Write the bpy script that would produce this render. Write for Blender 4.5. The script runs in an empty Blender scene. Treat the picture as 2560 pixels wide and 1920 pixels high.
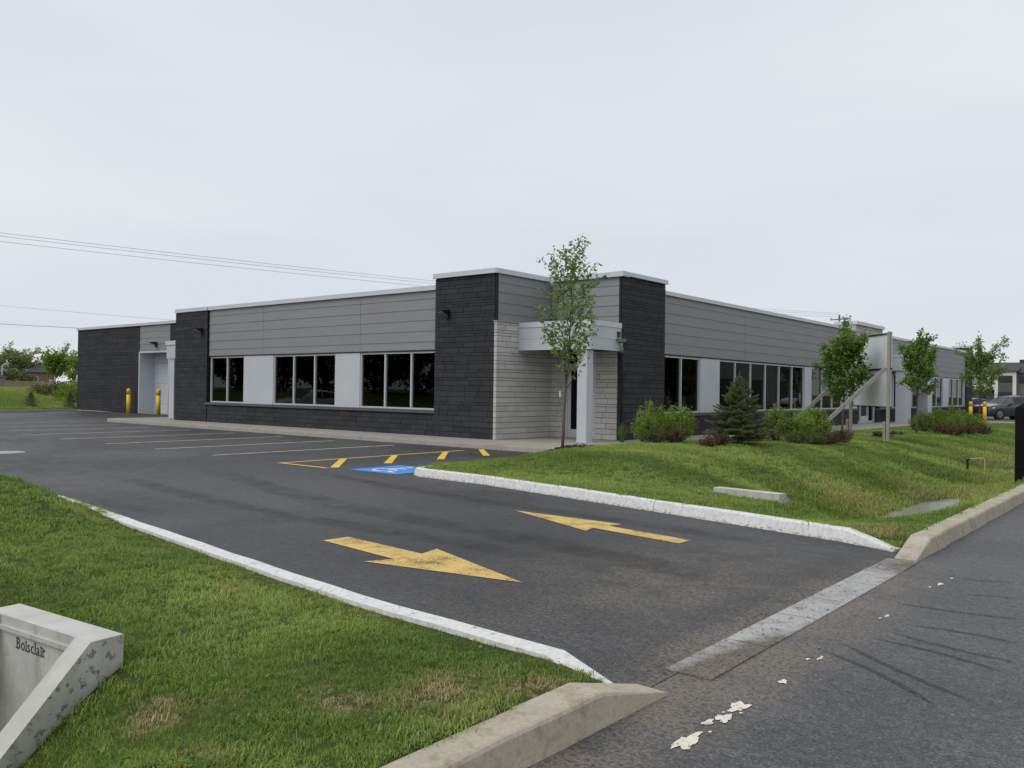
import bpy, math, random
import numpy as np
from mathutils import Vector, Matrix

scene = bpy.context.scene
COL = scene.collection
random.seed(7)
RS = np.random.RandomState(11)
R = math.radians

# ------------------------------------------------------------------ camera
cam_d = bpy.data.cameras.new("camera")
cam = bpy.data.objects.new("camera", cam_d)
COL.objects.link(cam)
YAW, PITCH, ROLL = R(39.3526), R(0.4031), R(0.7595)
_f = Vector((-math.sin(YAW) * math.cos(PITCH), math.cos(YAW) * math.cos(PITCH), math.sin(PITCH)))
_r = Vector((math.cos(YAW), math.sin(YAW), 0))
_u = _r.cross(_f)
_r2 = _r * math.cos(ROLL) + _u * math.sin(ROLL)
_u2 = -_r * math.sin(ROLL) + _u * math.cos(ROLL)
_m = Matrix((_r2, _u2, -_f)).transposed().to_4x4()
_m.translation = Vector((0, 0, 1.6))
cam.matrix_world = _m
cam_d.sensor_width = 36.0
cam_d.lens = 2119.7 / 2560.0 * 36.0
cam_d.clip_start = 0.05
cam_d.clip_end = 3000
scene.camera = cam

# ------------------------------------------------------------------ world: overcast
SUN_EL, SUN_AZ = R(52), R(205)
world = bpy.data.worlds.new("World")
scene.world = world
world.use_nodes = True
wn = world.node_tree
wn.nodes.clear()
w_out = wn.nodes.new("ShaderNodeOutputWorld")
w_bg = wn.nodes.new("ShaderNodeBackground")
w_sky = wn.nodes.new("ShaderNodeTexSky")
w_sky.sky_type = 'NISHITA'
w_sky.sun_disc = False
w_sky.sun_elevation = SUN_EL
w_sky.sun_rotation = SUN_AZ
w_sky.air_density = 1.0
w_sky.dust_density = 4.0
w_tc = wn.nodes.new("ShaderNodeTexCoord")
w_map = wn.nodes.new("ShaderNodeMapping")
w_map.inputs["Scale"].default_value = (1.0, 1.0, 4.5)
w_map.inputs["Rotation"].default_value = (0.12, 0.05, 0.4)
w_noise = wn.nodes.new("ShaderNodeTexNoise")
w_noise.inputs["Scale"].default_value = 1.3
w_noise.inputs["Detail"].default_value = 5.0
w_noise.inputs["Roughness"].default_value = 0.45
w_ramp = wn.nodes.new("ShaderNodeValToRGB")
w_ramp.color_ramp.elements[0].position = 0.38
w_ramp.color_ramp.elements[0].color = (7.25, 7.75, 8.30, 1)
w_ramp.color_ramp.elements[1].position = 0.63
w_ramp.color_ramp.elements[1].color = (8.35, 8.65, 8.95, 1)
w_mix = wn.nodes.new("ShaderNodeMixRGB")
w_mix.inputs[0].default_value = 0.93          # thick cloud over the clear sky
L = wn.links.new
L(w_tc.outputs["Generated"], w_map.inputs["Vector"])
L(w_map.outputs["Vector"], w_noise.inputs["Vector"])
L(w_noise.outputs["Fac"], w_ramp.inputs["Fac"])
L(w_sky.outputs["Color"], w_mix.inputs[1])
L(w_ramp.outputs["Color"], w_mix.inputs[2])
L(w_mix.outputs["Color"], w_bg.inputs["Color"])
w_bg.inputs["Strength"].default_value = 0.1
L(w_bg.outputs["Background"], w_out.inputs["Surface"])

sun_d = bpy.data.lights.new("sun", 'SUN')
sun_d.energy = 1.4
sun_d.angle = R(50)
sun_d.color = (1.0, 0.97, 0.93)
sun = bpy.data.objects.new("sun", sun_d)
COL.objects.link(sun)
_sd = Vector((math.sin(SUN_AZ) * math.cos(SUN_EL), math.cos(SUN_AZ) * math.cos(SUN_EL), math.sin(SUN_EL)))
sun.rotation_euler = _sd.to_track_quat('Z', 'Y').to_euler()
sun.location = (0, 0, 40)

scene.view_settings.view_transform = 'Standard'
scene.view_settings.look = 'None'
scene.view_settings.exposure = 0.0
scene.view_settings.gamma = 1.0
scene.view_settings.use_curve_mapping = False
scene.render.engine = 'CYCLES'

# ------------------------------------------------------------------ material helpers
def nmat(name):
    m = bpy.data.materials.new(name)
    m.use_nodes = True
    nt = m.node_tree
    b = nt.nodes["Principled BSDF"]
    return m, nt, b

def N(nt, t, **kw):
    n = nt.nodes.new(t)
    for k, v in kw.items():
        if k in n.inputs:
            n.inputs[k].default_value = v
        else:
            setattr(n, k, v)
    return n

def pos(nt):
    return N(nt, "ShaderNodeNewGeometry").outputs["Position"]

def objc(nt):
    return N(nt, "ShaderNodeTexCoord").outputs["Object"]

def noise(nt, vec, scale, detail=4.0, rough=0.55, stretch=None):
    if stretch is not None:
        mp = N(nt, "ShaderNodeMapping")
        mp.inputs["Scale"].default_value = stretch
        nt.links.new(vec, mp.inputs["Vector"])
        vec = mp.outputs["Vector"]
    n = N(nt, "ShaderNodeTexNoise", Scale=scale, Detail=detail, Roughness=rough)
    nt.links.new(vec, n.inputs["Vector"])
    return n.outputs["Fac"]

def ramp(nt, fac, stops):
    r = N(nt, "ShaderNodeValToRGB")
    els = r.color_ramp.elements
    while len(els) < len(stops):
        els.new(0.5)
    for e, (p, c) in zip(els, stops):
        e.position = p
        e.color = c if len(c) == 4 else (*c, 1)
    nt.links.new(fac, r.inputs["Fac"])
    return r.outputs["Color"]

def g3(v):
    return (v, v, v, 1)

def mix(nt, fac, a, b, mode='MIX'):
    m = N(nt, "ShaderNodeMixRGB")
    m.blend_type = mode
    for i, x in ((0, fac), (1, a), (2, b)):
        if isinstance(x, (int, float)):
            m.inputs[i].default_value = x
        elif isinstance(x, tuple):
            m.inputs[i].default_value = x if len(x) == 4 else (*x, 1)
        else:
            nt.links.new(x, m.inputs[i])
    return m.outputs["Color"]

def mth(nt, op, a, b=None, clamp=False):
    m = N(nt, "ShaderNodeMath", operation=op)
    m.use_clamp = clamp
    for i, x in ((0, a), (1, b)):
        if x is None:
            continue
        if isinstance(x, (int, float)):
            m.inputs[i].default_value = x
        else:
            nt.links.new(x, m.inputs[i])
    return m.outputs[0]

def bump(nt, b, h, strength=0.3, dist=0.02):
    n = N(nt, "ShaderNodeBump", Strength=strength, Distance=dist)
    nt.links.new(h, n.inputs["Height"])
    nt.links.new(n.outputs["Normal"], b.inputs["Normal"])

def simple(name, c, rough=0.6, metal=0.0, var=0.0, scale=6.0, bmp=0.0, spec=0.5):
    m, nt, b = nmat(name)
    b.inputs["Roughness"].default_value = rough
    b.inputs["Metallic"].default_value = metal
    b.inputs["Specular IOR Level"].default_value = spec
    if var > 0:
        f = noise(nt, pos(nt), scale, 5)
        lo = tuple(x * (1 - var) for x in c); hi = tuple(x * (1 + var) for x in c)
        nt.links.new(ramp(nt, f, [(0.3, lo), (0.7, hi)]), b.inputs["Base Color"])
        if bmp:
            bump(nt, b, noise(nt, pos(nt), scale * 12, 3), bmp, 0.004)
    else:
        b.inputs["Base Color"].default_value = (*c, 1)
    return m

M = {}

def asphalt(name, lo, hi, dust):
    m, nt, b = nmat(name)
    P = pos(nt)
    big = noise(nt, P, 0.22, 5, 0.6)
    mid = noise(nt, P, 1.9, 7, 0.72, (1.0, 1.7, 1.0))
    fine = noise(nt, P, 62, 4, 0.8)
    grit = noise(nt, P, 17, 5, 0.8)
    vor = N(nt, "ShaderNodeTexVoronoi", Scale=160.0)
    nt.links.new(P, vor.inputs["Vector"])
    c = ramp(nt, big, [(0.40, lo), (0.60, hi)])
    c = mix(nt, 0.55, c, ramp(nt, mid, [(0.38, g3(0.55)), (0.62, g3(1.45))]), 'MULTIPLY')
    c = mix(nt, 0.8, c, ramp(nt, fine, [(0.36, g3(0.25)), (0.49, g3(0.9)), (0.56, g3(1.3)), (0.66, g3(3.0))]), 'MULTIPLY')
    c = mix(nt, 0.6, c, ramp(nt, grit, [(0.38, g3(0.35)), (0.5, g3(1.0)), (0.63, g3(1.7))]), 'MULTIPLY')
    st = ramp(nt, vor.outputs["Color"], [(0.0, g3(0.0)), (0.86, g3(0.0)), (0.95, g3(1.0))])
    c = mix(nt, mth(nt, 'MULTIPLY', st, 0.55), c, (0.20, 0.195, 0.185))
    if dust:
        sep = N(nt, "ShaderNodeSeparateXYZ")
        nt.links.new(P, sep.inputs[0])
        x, y = sep.outputs[0], sep.outputs[1]
        def band(v, c0, w):
            d = mth(nt, 'ABSOLUTE', mth(nt, 'SUBTRACT', v, c0))
            return mth(nt, 'SUBTRACT', 1.0, mth(nt, 'DIVIDE', d, w), True)
        n1 = ramp(nt, noise(nt, P, 1.7, 7, 0.75), [(0.34, g3(0)), (0.58, g3(1))])
        n2 = ramp(nt, noise(nt, P, 34, 6, 0.8), [(0.42, g3(0.0)), (0.60, g3(1))])
        near_gut = mth(nt, 'MULTIPLY', band(x, -2.15, 0.55), band(y, 5.2, 4.4))
        fan = mth(nt, 'MULTIPLY', band(x, -3.5, 2.2), band(y, 6.3, 2.9))
        k = mth(nt, 'ADD', mth(nt, 'MULTIPLY', near_gut, 4.0), mth(nt, 'MULTIPLY', fan, 1.5))
        k = mth(nt, 'MULTIPLY', mth(nt, 'MULTIPLY', k, n1), n2, True)
        c = mix(nt, mth(nt, 'MULTIPLY', k, 0.75), c, mix(nt, 0.75, (0.20, 0.162, 0.12), ramp(nt, fine, [(0.3, g3(0.4)), (0.7, g3(1.4))]), 'MULTIPLY'))
    nt.links.new(c, b.inputs["Base Color"])
    rg = ramp(nt, mid, [(0.35, g3(0.48)), (0.65, g3(0.72))])
    nt.links.new(rg, b.inputs["Roughness"])
    b.inputs["Specular IOR Level"].default_value = 0.5
    h = mth(nt, 'ADD', fine, mth(nt, 'MULTIPLY', vor.outputs["Distance"], 0.8))
    bump(nt, b, h, 0.55, 0.006)
    return m

M['lot'] = asphalt('asphalt_lot', (0.022, 0.022, 0.024, 1), (0.052, 0.052, 0.056, 1), True)
M['road'] = asphalt('asphalt_road', (0.056, 0.056, 0.060, 1), (0.086, 0.086, 0.092, 1), True)

def concrete(name, c, stain=(0.2, 0.18, 0.15), amt=0.5, dark=0.0):
    m, nt, b = nmat(name)
    P = pos(nt)
    a = noise(nt, P, 1.4, 6, 0.65)
    f = noise(nt, P, 45, 4, 0.7)
    col = ramp(nt, a, [(0.3, tuple(x * 0.82 for x in c)), (0.7, tuple(x * 1.1 for x in c))])
    col = mix(nt, 0.5, col, ramp(nt, f, [(0.3, g3(0.7)), (0.7, g3(1.2))]), 'MULTIPLY')
    s = ramp(nt, noise(nt, P, 6.5, 8, 0.78), [(0.50, g3(0)), (0.64, g3(amt))])
    col = mix(nt, s, col, stain)
    nt.links.new(col, b.inputs["Base Color"])
    b.inputs["Roughness"].default_value = 0.85
    b.inputs["Specular IOR Level"].default_value = 0.25
    bump(nt, b, f, 0.35, 0.006)
    return m

M['concrete'] = concrete('concrete', (0.36, 0.34, 0.30))
M['walk'] = concrete('walk_concrete', (0.33, 0.31, 0.275), amt=0.3)
M['kerb_con'] = concrete('kerb_concrete', (0.43, 0.385, 0.305), (0.20, 0.155, 0.10), 0.6)
def gutter_mat():
    m = concrete('gutter_concrete', (0.40, 0.40, 0.39), (0.14, 0.12, 0.10), 0.6)
    nt = m.node_tree; b = nt.nodes["Principled BSDF"]
    src = b.inputs["Base Color"].links[0].from_socket
    P = pos(nt); sep = N(nt, "ShaderNodeSeparateXYZ"); nt.links.new(P, sep.inputs[0])
    ex = mth(nt, 'MULTIPLY', mth(nt, 'ADD', sep.outputs[0], 2.36), 4.6, True)          # street side
    ny = mth(nt, 'MULTIPLY', mth(nt, 'SUBTRACT', 6.0, sep.outputs[1]), 0.62, True)     # silted low end
    fy = mth(nt, 'MULTIPLY', mth(nt, 'SUBTRACT', sep.outputs[1], 7.6), 1.4, True)
    k = mth(nt, 'ADD', mth(nt, 'MULTIPLY', mth(nt, 'ADD', ny, fy), 0.42), mth(nt, 'MULTIPLY', ex, mth(nt, 'ADD', mth(nt, 'MULTIPLY', ny, 0.55), 0.12)))
    k = mth(nt, 'ADD', k, mth(nt, 'MULTIPLY', noise(nt, P, 5, 8, 0.8), 0.75))
    f = ramp(nt, k, [(0.58, g3(0)), (0.90, g3(0.92))])
    nt.links.new(mix(nt, f, src, ramp(nt, noise(nt, P, 60, 4, 0.8), [(0.40, (0.05, 0.043, 0.035)), (0.62, (0.20, 0.165, 0.12))])), b.inputs["Base Color"])
    return m
M['gutter'] = gutter_mat()

def painted_kerb():
    m, nt, b = nmat('kerb_white_paint')
    P = pos(nt)
    a = noise(nt, P, 15.0, 8, 0.8, (1, 1, 3.0))
    sepk = N(nt, "ShaderNodeSeparateXYZ"); nt.links.new(P, sepk.inputs[0])
    foot = mth(nt, 'MULTIPLY', mth(nt, 'SUBTRACT', 0.05, sepk.outputs[2]), 2.6, True)
    chips = ramp(nt, mth(nt, 'ADD', a, foot), [(0.560, g3(0)), (0.63, g3(0.85))])
    streak = ramp(nt, noise(nt, P, 9, 5, 0.7, (3, 3, 0.6)), [(0.40, g3(0)), (0.62, g3(0.5))])
    c = mix(nt, streak, (0.70, 0.70, 0.69), (0.44, 0.43, 0.41))
    c = mix(nt, chips, c, (0.26, 0.24, 0.21))
    nt.links.new(c, b.inputs["Base Color"])
    b.inputs["Roughness"].default_value = 0.7
    bump(nt, b, a, 0.3, 0.006)
    return m
M['kerb_white'] = painted_kerb()

def headwall_mat():
    m, nt, b = nmat('headwall_concrete')
    P = pos(nt)
    a = noise(nt, P, 3.0, 6, 0.6)
    c = ramp(nt, a, [(0.3, (0.40, 0.39, 0.36)), (0.7, (0.56, 0.55, 0.52))])
    geo = N(nt, "ShaderNodeNewGeometry")
    s = N(nt, "ShaderNodeSeparateXYZ")
    nt.links.new(geo.outputs["Normal"], s.inputs[0])
    side = ramp(nt, s.outputs[2], [(0.1, g3(1)), (0.4, g3(0))])
    pit = ramp(nt, noise(nt, P, 19, 5, 0.7), [(0.545, g3(0)), (0.60, g3(1))])
    pit = mix(nt, mth(nt, 'MULTIPLY', side, ramp(nt, mth(nt, 'ABSOLUTE', s.outputs[0]), [(0.3, g3(0.12)), (0.7, g3(1))])), (0, 0, 0), pit)
    drip = ramp(nt, noise(nt, P, 7, 6, 0.7, (1, 1, 0.25)), [(0.52, g3(0)), (0.75, g3(0.7))])
    drip = mix(nt, side, (0, 0, 0), drip)
    c = mix(nt, drip, c, (0.27, 0.22, 0.15))
    c = mix(nt, mth(nt, 'MULTIPLY', pit, 0.8), c, (0.14, 0.12, 0.09))
    nt.links.new(c, b.inputs["Base Color"])
    b.inputs["Roughness"].default_value = 0.85
    bump(nt, b, noise(nt, P, 30, 4, 0.7), 0.4, 0.006)
    return m
M['headwall'] = headwall_mat()

def brick_mat(name, c, var, rough=0.85, chalk=0.0):
    m, nt, b = nmat(name)
    oi = N(nt, "ShaderNodeObjectInfo").outputs["Random"]
    isl = N(nt, "ShaderNodeNewGeometry").outputs["Random Per Island"]
    k = mth(nt, 'FRACT', mth(nt, 'ADD', oi, isl))
    col = ramp(nt, k, [(0.0, tuple(x * (1 - var) for x in c)), (1.0, tuple(x * (1 + var) for x in c))])
    f = noise(nt, pos(nt), 38, 4, 0.7)
    col = mix(nt, 0.6, col, ramp(nt, f, [(0.3, g3(0.75)), (0.7, g3(1.22))]), 'MULTIPLY')
    big = noise(nt, pos(nt), 0.8, 5, 0.7)
    col = mix(nt, 0.5, col, ramp(nt, big, [(0.3, g3(0.82)), (0.7, g3(1.15))]), 'MULTIPLY')
    if chalk:
        s = ramp(nt, noise(nt, pos(nt), 5.0, 6, 0.75), [(0.66, g3(0)), (0.78, g3(chalk))])
        col = mix(nt, s, col, (0.22, 0.22, 0.22))
    nt.links.new(col, b.inputs["Base Color"])
    b.inputs["Roughness"].default_value = rough
    b.inputs["Specular IOR Level"].default_value = 0.3
    bump(nt, b, f, 0.3, 0.005)
    return m
M['brick_dark'] = brick_mat('dark_brick', (0.036, 0.037, 0.042), 0.17, 0.8, 0.3)
M['brick_pale'] = brick_mat('pale_brick', (0.50, 0.485, 0.455), 0.08)
M['mortar_dark'] = simple('dark_mortar', (0.012, 0.012, 0.013), 0.95)
M['mortar_pale'] = simple('pale_mortar', (0.055, 0.053, 0.05), 0.95)
M['sill'] = simple('sill_stone', (0.085, 0.086, 0.092), 0.8, var=0.15, scale=8)

def plank_mat():
    m, nt, b = nmat('cladding_plank')
    P = pos(nt)
    f = noise(nt, P, 160, 2, 0.6)
    g = noise(nt, P, 0.9, 5, 0.6, (1, 1, 4))
    c = ramp(nt, f, [(0.3, (0.212, 0.217, 0.226)), (0.7, (0.283, 0.288, 0.297))])
    c = mix(nt, 0.5, c, ramp(nt, g, [(0.3, g3(0.9)), (0.7, g3(1.1))]), 'MULTIPLY')
    nt.links.new(c, b.inputs["Base Color"])
    b.inputs["Roughness"].default_value = 0.55
    b.inputs["Metallic"].default_value = 0.15
    bump(nt, b, f, 0.2, 0.003)
    return m
M['plank'] = plank_mat()
M['metal'] = simple('pale_metal_panel', (0.53, 0.56, 0.60), 0.42, 0.1, var=0.035, scale=1.2)
M['cap'] = simple('parapet_cap_metal', (0.58, 0.60, 0.64), 0.40, 0.1, var=0.03, scale=2)
M['frame'] = simple('window_frame_metal', (0.58, 0.60, 0.62), 0.35, 0.25)
M['black'] = simple('black_metal', (0.012, 0.012, 0.013), 0.4)
M['seal'] = simple('black_seal', (0.015, 0.015, 0.015), 0.8)
M['galv'] = simple('galvanised_metal', (0.33, 0.34, 0.35), 0.45, 0.5, var=0.1, scale=9)
M['inside'] = simple('interior_paint', (0.06, 0.06, 0.06), 0.9)
M['blind'] = simple('roller_blind', (0.42, 0.43, 0.43), 0.9)

def glass_mat(name, tint, reflect=1.0):
    m = bpy.data.materials.new(name)
    m.use_nodes = True
    nt = m.node_tree
    nt.nodes.clear()
    o = N(nt, "ShaderNodeOutputMaterial")
    t = N(nt, "ShaderNodeBsdfTransparent"); t.inputs[0].default_value = (*tint, 1)
    gl = N(nt, "ShaderNodeBsdfGlossy", Roughness=0.0)
    gl.inputs[0].default_value = (reflect, reflect, reflect, 1)
    fr = N(nt, "ShaderNodeFresnel", IOR=1.5)
    wob = N(nt, "ShaderNodeBump", Strength=0.05, Distance=0.01)
    nt.links.new(noise(nt, pos(nt), 1.6, 2), wob.inputs["Height"])
    nt.links.new(wob.outputs["Normal"], gl.inputs["Normal"])
    mx = N(nt, "ShaderNodeMixShader")
    nt.links.new(fr.outputs[0], mx.inputs[0])
    nt.links.new(t.outputs[0], mx.inputs[1])
    nt.links.new(gl.outputs[0], mx.inputs[2])
    nt.links.new(mx.outputs[0], o.inputs[0])
    return m
M['glass'] = glass_mat('tinted_glass', (0.14, 0.15, 0.15), 0.62)
M['car_glass'] = simple('car_glass', (0.02, 0.024, 0.028), 0.05)

def road_paint(name, c, wear=0.5, scale=9.0):
    m = bpy.data.materials.new(name)
    m.use_nodes = True
    nt = m.node_tree
    b = nt.nodes["Principled BSDF"]
    P = pos(nt)
    f = noise(nt, P, 60, 4, 0.75)
    g = noise(nt, P, scale * 0.35, 5, 0.7)
    col = mix(nt, 0.5, (*c, 1), ramp(nt, g, [(0.3, g3(0.75)), (0.7, g3(1.12))]), 'MULTIPLY')
    b.inputs["Roughness"].default_value = 0.75
    nt.links.new(col, b.inputs["Base Color"])
    k = mth(nt, 'ADD', mth(nt, 'MULTIPLY', f, 0.6), mth(nt, 'MULTIPLY', g, 0.4))
    a = ramp(nt, k, [(0.36 + 0.1 * wear, g3(0.12)), (0.44 + 0.1 * wear, g3(1))])
    nt.links.new(a, b.inputs["Alpha"])
    bump(nt, b, f, 0.3, 0.004)
    return m
M['yellow_arrow'] = road_paint('yellow_arrow_paint', (0.62, 0.425, 0.135), 0.42)
M['yellow_line'] = road_paint('yellow_line_paint', (0.62, 0.54, 0.33), 0.3)
M['yellow_fresh'] = road_paint('yellow_fresh_paint', (0.72, 0.47, 0.06), 0.0)
M['blue_paint'] = road_paint('blue_paint', (0.05, 0.25, 0.66), 0.1)
M['white_paint'] = road_paint('white_symbol_paint', (0.7, 0.72, 0.75), 0.3)
M['cream_paint'] = road_paint('cream_road_paint', (0.70, 0.66, 0.56), 0.2, 30)

def tyre_mat():
    m, nt, b = nmat('tyre_rubber_streak')
    b.inputs["Base Color"].default_value = (0.022, 0.021, 0.02, 1)
    b.inputs["Roughness"].default_value = 0.8
    a = ramp(nt, noise(nt, pos(nt), 75, 5, 0.8), [(0.40, g3(0)), (0.62, g3(0.75))])
    nt.links.new(a, b.inputs["Alpha"])
    return m
M['tyre_mark'] = tyre_mat()
M['bollard'] = simple('yellow_sleeve', (0.80, 0.50, 0.03), 0.4, var=0.06, scale=5)
M['bollard_seam'] = simple('sleeve_band', (0.05, 0.04, 0.02), 0.7)

def wood_mat(name, c):
    m, nt, b = nmat(name)
    o = objc(nt)
    g = noise(nt, o, 9, 6, 0.7, (6, 6, 0.6))
    s = ramp(nt, noise(nt, o, 5, 5, 0.75), [(0.58, g3(0)), (0.7, g3(0.8))])
    col = ramp(nt, g, [(0.25, tuple(x * 0.6 for x in c)), (0.75, tuple(x * 1.2 for x in c))])
    col = mix(nt, s, col, tuple(x * 0.35 for x in c))
    nt.links.new(col, b.inputs["Base Color"])
    b.inputs["Roughness"].default_value = 0.85
    bump(nt, b, g, 0.4, 0.004)
    return m
M['wood'] = wood_mat('weathered_wood', (0.34, 0.32, 0.29))
M['pole_wood'] = wood_mat('pole_wood', (0.17, 0.14, 0.115))
M['sign'] = simple('sign_back_board', (0.68, 0.72, 0.74), 0.6, var=0.05, scale=1.5)
M['mulch'] = simple('mulch', (0.035, 0.026, 0.02), 0.95, var=0.5, scale=40, bmp=0.8)
M['water'] = None
def water_mat():
    m, nt, b = nmat('ditch_water')
    P = pos(nt)
    c = ramp(nt, noise(nt, P, 5, 5, 0.7), [(0.35, (0.12, 0.13, 0.09)), (0.65, (0.24, 0.25, 0.19))])
    nt.links.new(c, b.inputs["Base Color"])
    b.inputs["Roughness"].default_value = 0.22
    bump(nt, b, noise(nt, P, 26, 4, 0.6), 0.25, 0.01)
    return m
M['water'] = water_mat()

# ------------------------------------------------------------------ lawn height functions (shared by mesh, grass and plants)
def sstep(a, b, x):
    t = np.clip((np.asarray(x, float) - a) / (b - a), 0, 1)
    return t * t * (3 - 2 * t)

_tab = np.random.RandomState(3).rand(64, 64)
def vnoise(x, y, s):
    x = np.asarray(x, float) * s; y = np.asarray(y, float) * s
    xi = np.floor(x).astype(int); yi = np.floor(y).astype(int)
    fx = x - xi; fy = y - yi
    fx = fx * fx * (3 - 2 * fx); fy = fy * fy * (3 - 2 * fy)
    t = lambda i, j: _tab[i % 64, j % 64]
    return (t(xi, yi) * (1 - fx) + t(xi + 1, yi) * fx) * (1 - fy) + (t(xi, yi + 1) * (1 - fx) + t(xi + 1, yi + 1) * fx) * fy
def fbm(x, y, s, o=4):
    return sum(vnoise(x + 17 * k, y - 9 * k, s * 2 ** k) * 0.5 ** k for k in range(o)) / sum(0.5 ** k for k in range(o))

# front (asphalt side) foot lines of the two driveway kerbs
KR = [(-11.35, 11.0), (-11.05, 10.85), (-9.4, 10.72), (-7.2, 10.28), (-4.6, 9.72), (-3.05, 9.37), (-2.45, 9.15)]
KL = [(-16.6, 1.0), (-16.2, 3.0), (-15.2, 4.4), (-13.9, 4.98), (-12.6, 5.05), (-11.3, 4.93), (-9.7, 4.72), (-7.4, 4.42), (-5.57, 4.18), (-4.24, 4.05), (-3.3, 4.02), (-2.85, 4.02), (-2.40, 3.90)]
krx, kry = zip(*KR)
klx, kly = zip(*KL)
def yk_right(x): return np.interp(x, krx, kry) + 0.15
def yk_left(x): return np.interp(x, klx, kly) - 0.19

def h_right(x, y):
    x = np.asarray(x, float); y = np.asarray(y, float)
    d = np.clip(y - yk_right(np.clip(x, -11.4, -2.4)), 0, 50)
    dw = np.clip(x + 11.45, 0, 20)
    mound = sstep(0, 3.2, d) * sstep(0, 1.6, dw) * sstep(-6.3, -8.6, x) * np.exp(-((y - 15.5) / 9.0) ** 2)
    B = 0.135 + 0.27 * mound + 0.02 * fbm(x, y, 0.9)
    B = B - 0.10 * sstep(24, 40, y) - 0.17 * np.exp(-((x + 5.2) / 1.5) ** 2) * sstep(10.2, 12.0, y) * (1 - sstep(12.6, 14, y))
    xc = np.interp(y, [10, 12.6, 16.5, 40], [-4.9, -4.9, -4.38, -4.35])
    wl = np.interp(y, [12, 15, 20], [1.7, 2.9, 3.4])
    wr = -2.42 - xc
    t = np.where(x < xc, (xc - x) / wl, (x - xc) / wr)
    f = np.where(x < xc, 1 - sstep(-0.12, 1.0, t), 1 - np.clip(t, 0, 1) ** 1.55)
    wx = sstep(-5.1, -4.2, x)
    s = np.clip((y - 9.5) / 5.6, 0, 1) * wx + sstep(12.3, 15.2, y) * (1 - wx)
    s = s * (1 - 0.30 * sstep(19, 25, y))
    rough = 0.06 * (fbm(x, y, 2.3) - 0.5) * f * s
    B = B - 0.10 * sstep(-3.15, -2.5, x) * sstep(10.0, 9.3, y)
    return B - (B + 0.82) * f * s + rough

def h_left(x, y):
    x = np.asarray(x, float); y = np.asarray(y, float)
    d = np.clip(yk_left(x) - y, 0, 50)
    dr = np.clip(-2.42 - x, 0, 50)
    B = 0.085 + 0.05 * sstep(0.1, 0.8, d) + (0.05 + 0.24 * sstep(0.0, 0.6, d)) * sstep(-8.6, -10.6, x) + 0.03 * (fbm(x, y, 0.7) - 0.4) * sstep(0, 0.5, d) * sstep(0, 0.4, dr)
    B = B + 0.02 * sstep(0.5, 0.0, dr) * sstep(0.2, 0.8, d)
    s = sstep(2.55, 1.0, y)
    t = np.abs(x + 5.27) / np.where(x > -5.27, 2.3, 2.6)
    f = 1 - sstep(0.22, 1.0, t)
    z = B - 0.06 * f * sstep(3.2, 2.4, y) - 0.85 * f * s
    # channel between the wings of the headwall (local frame of the headwall)
    ca, sa = math.cos(R(5.7)), math.sin(R(5.7))
    lx = (x + 4.70) * ca + (y - 2.32) * sa; ly = -(x + 4.70) * sa + (y - 2.32) * ca
    ins = (lx > -1.05) & (lx < -0.08) & (ly < -0.1)
    return np.where(ins, np.minimum(z, -1.02), z)

def h_berm(x, y):
    x = np.asarray(x, float); y = np.asarray(y, float)
    r = sstep(-52.0, -66.0, x)
    lump = 0.55 * np.exp(-(((x + 64) / 9) ** 2 + ((y - 17.5) / 5.5) ** 2)) - 0.25 * np.exp(-(((x + 60) / 6) ** 2 + ((y - 26) / 3.5) ** 2))
    return 0.14 + 1.0 * r + lump * sstep(-52, -57, x) + 0.22 * (fbm(x, y, 0.25) - 0.5) * r

def grass_ground(name, soil=True, c0=(0.050, 0.092, 0.014), c1=(0.095, 0.150, 0.028)):
    m, nt, b = nmat(name)
    P = pos(nt)
    a = noise(nt, P, 0.55, 6, 0.65)
    f = noise(nt, P, 70, 3, 0.75)
    md = noise(nt, P, 5.5, 5, 0.7)
    c = ramp(nt, a, [(0.3, c0), (0.7, c1)])
    c = mix(nt, 0.6, c, ramp(nt, md, [(0.3, g3(0.65)), (0.7, g3(1.3))]), 'MULTIPLY')
    c = mix(nt, 0.7, c, ramp(nt, f, [(0.3, g3(0.45)), (0.7, g3(1.5))]), 'MULTIPLY')
    nt.links.new(c, b.inputs["Base Color"])
    b.inputs["Roughness"].default_value = 0.95
    b.inputs["Specular IOR Level"].default_value = 0.1
    bump(nt, b, mth(nt, 'ADD', f, md), 0.9, 0.05)
    return m
M['lawn'] = grass_ground('lawn_soil', c0=(0.065, 0.095, 0.022), c1=(0.12, 0.16, 0.04))
M['berm'] = grass_ground('berm_grass', c0=(0.08, 0.14, 0.022), c1=(0.17, 0.24, 0.055))
M['field'] = grass_ground('field_grass', c0=(0.08, 0.12, 0.03), c1=(0.16, 0.18, 0.06))

# ------------------------------------------------------------------ mesh helpers
def setp(o, label=None, cat=None, group=None, kind=None):
    if label: o["label"] = label
    if cat: o["category"] = cat
    if group: o["group"] = group
    if kind: o["kind"] = kind
    return o

def worldloc(o):
    v = Vector((0, 0, 0))
    while o is not None:
        v += o.location
        o = o.parent
    return v

def empty(name, loc, label=None, cat=None, group=None, rz=0.0):
    o = bpy.data.objects.new(name, None)
    o.empty_display_size = 0.2
    COL.objects.link(o)
    o.location = loc
    o.rotation_euler.z = rz
    return setp(o, label, cat, group)

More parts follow.
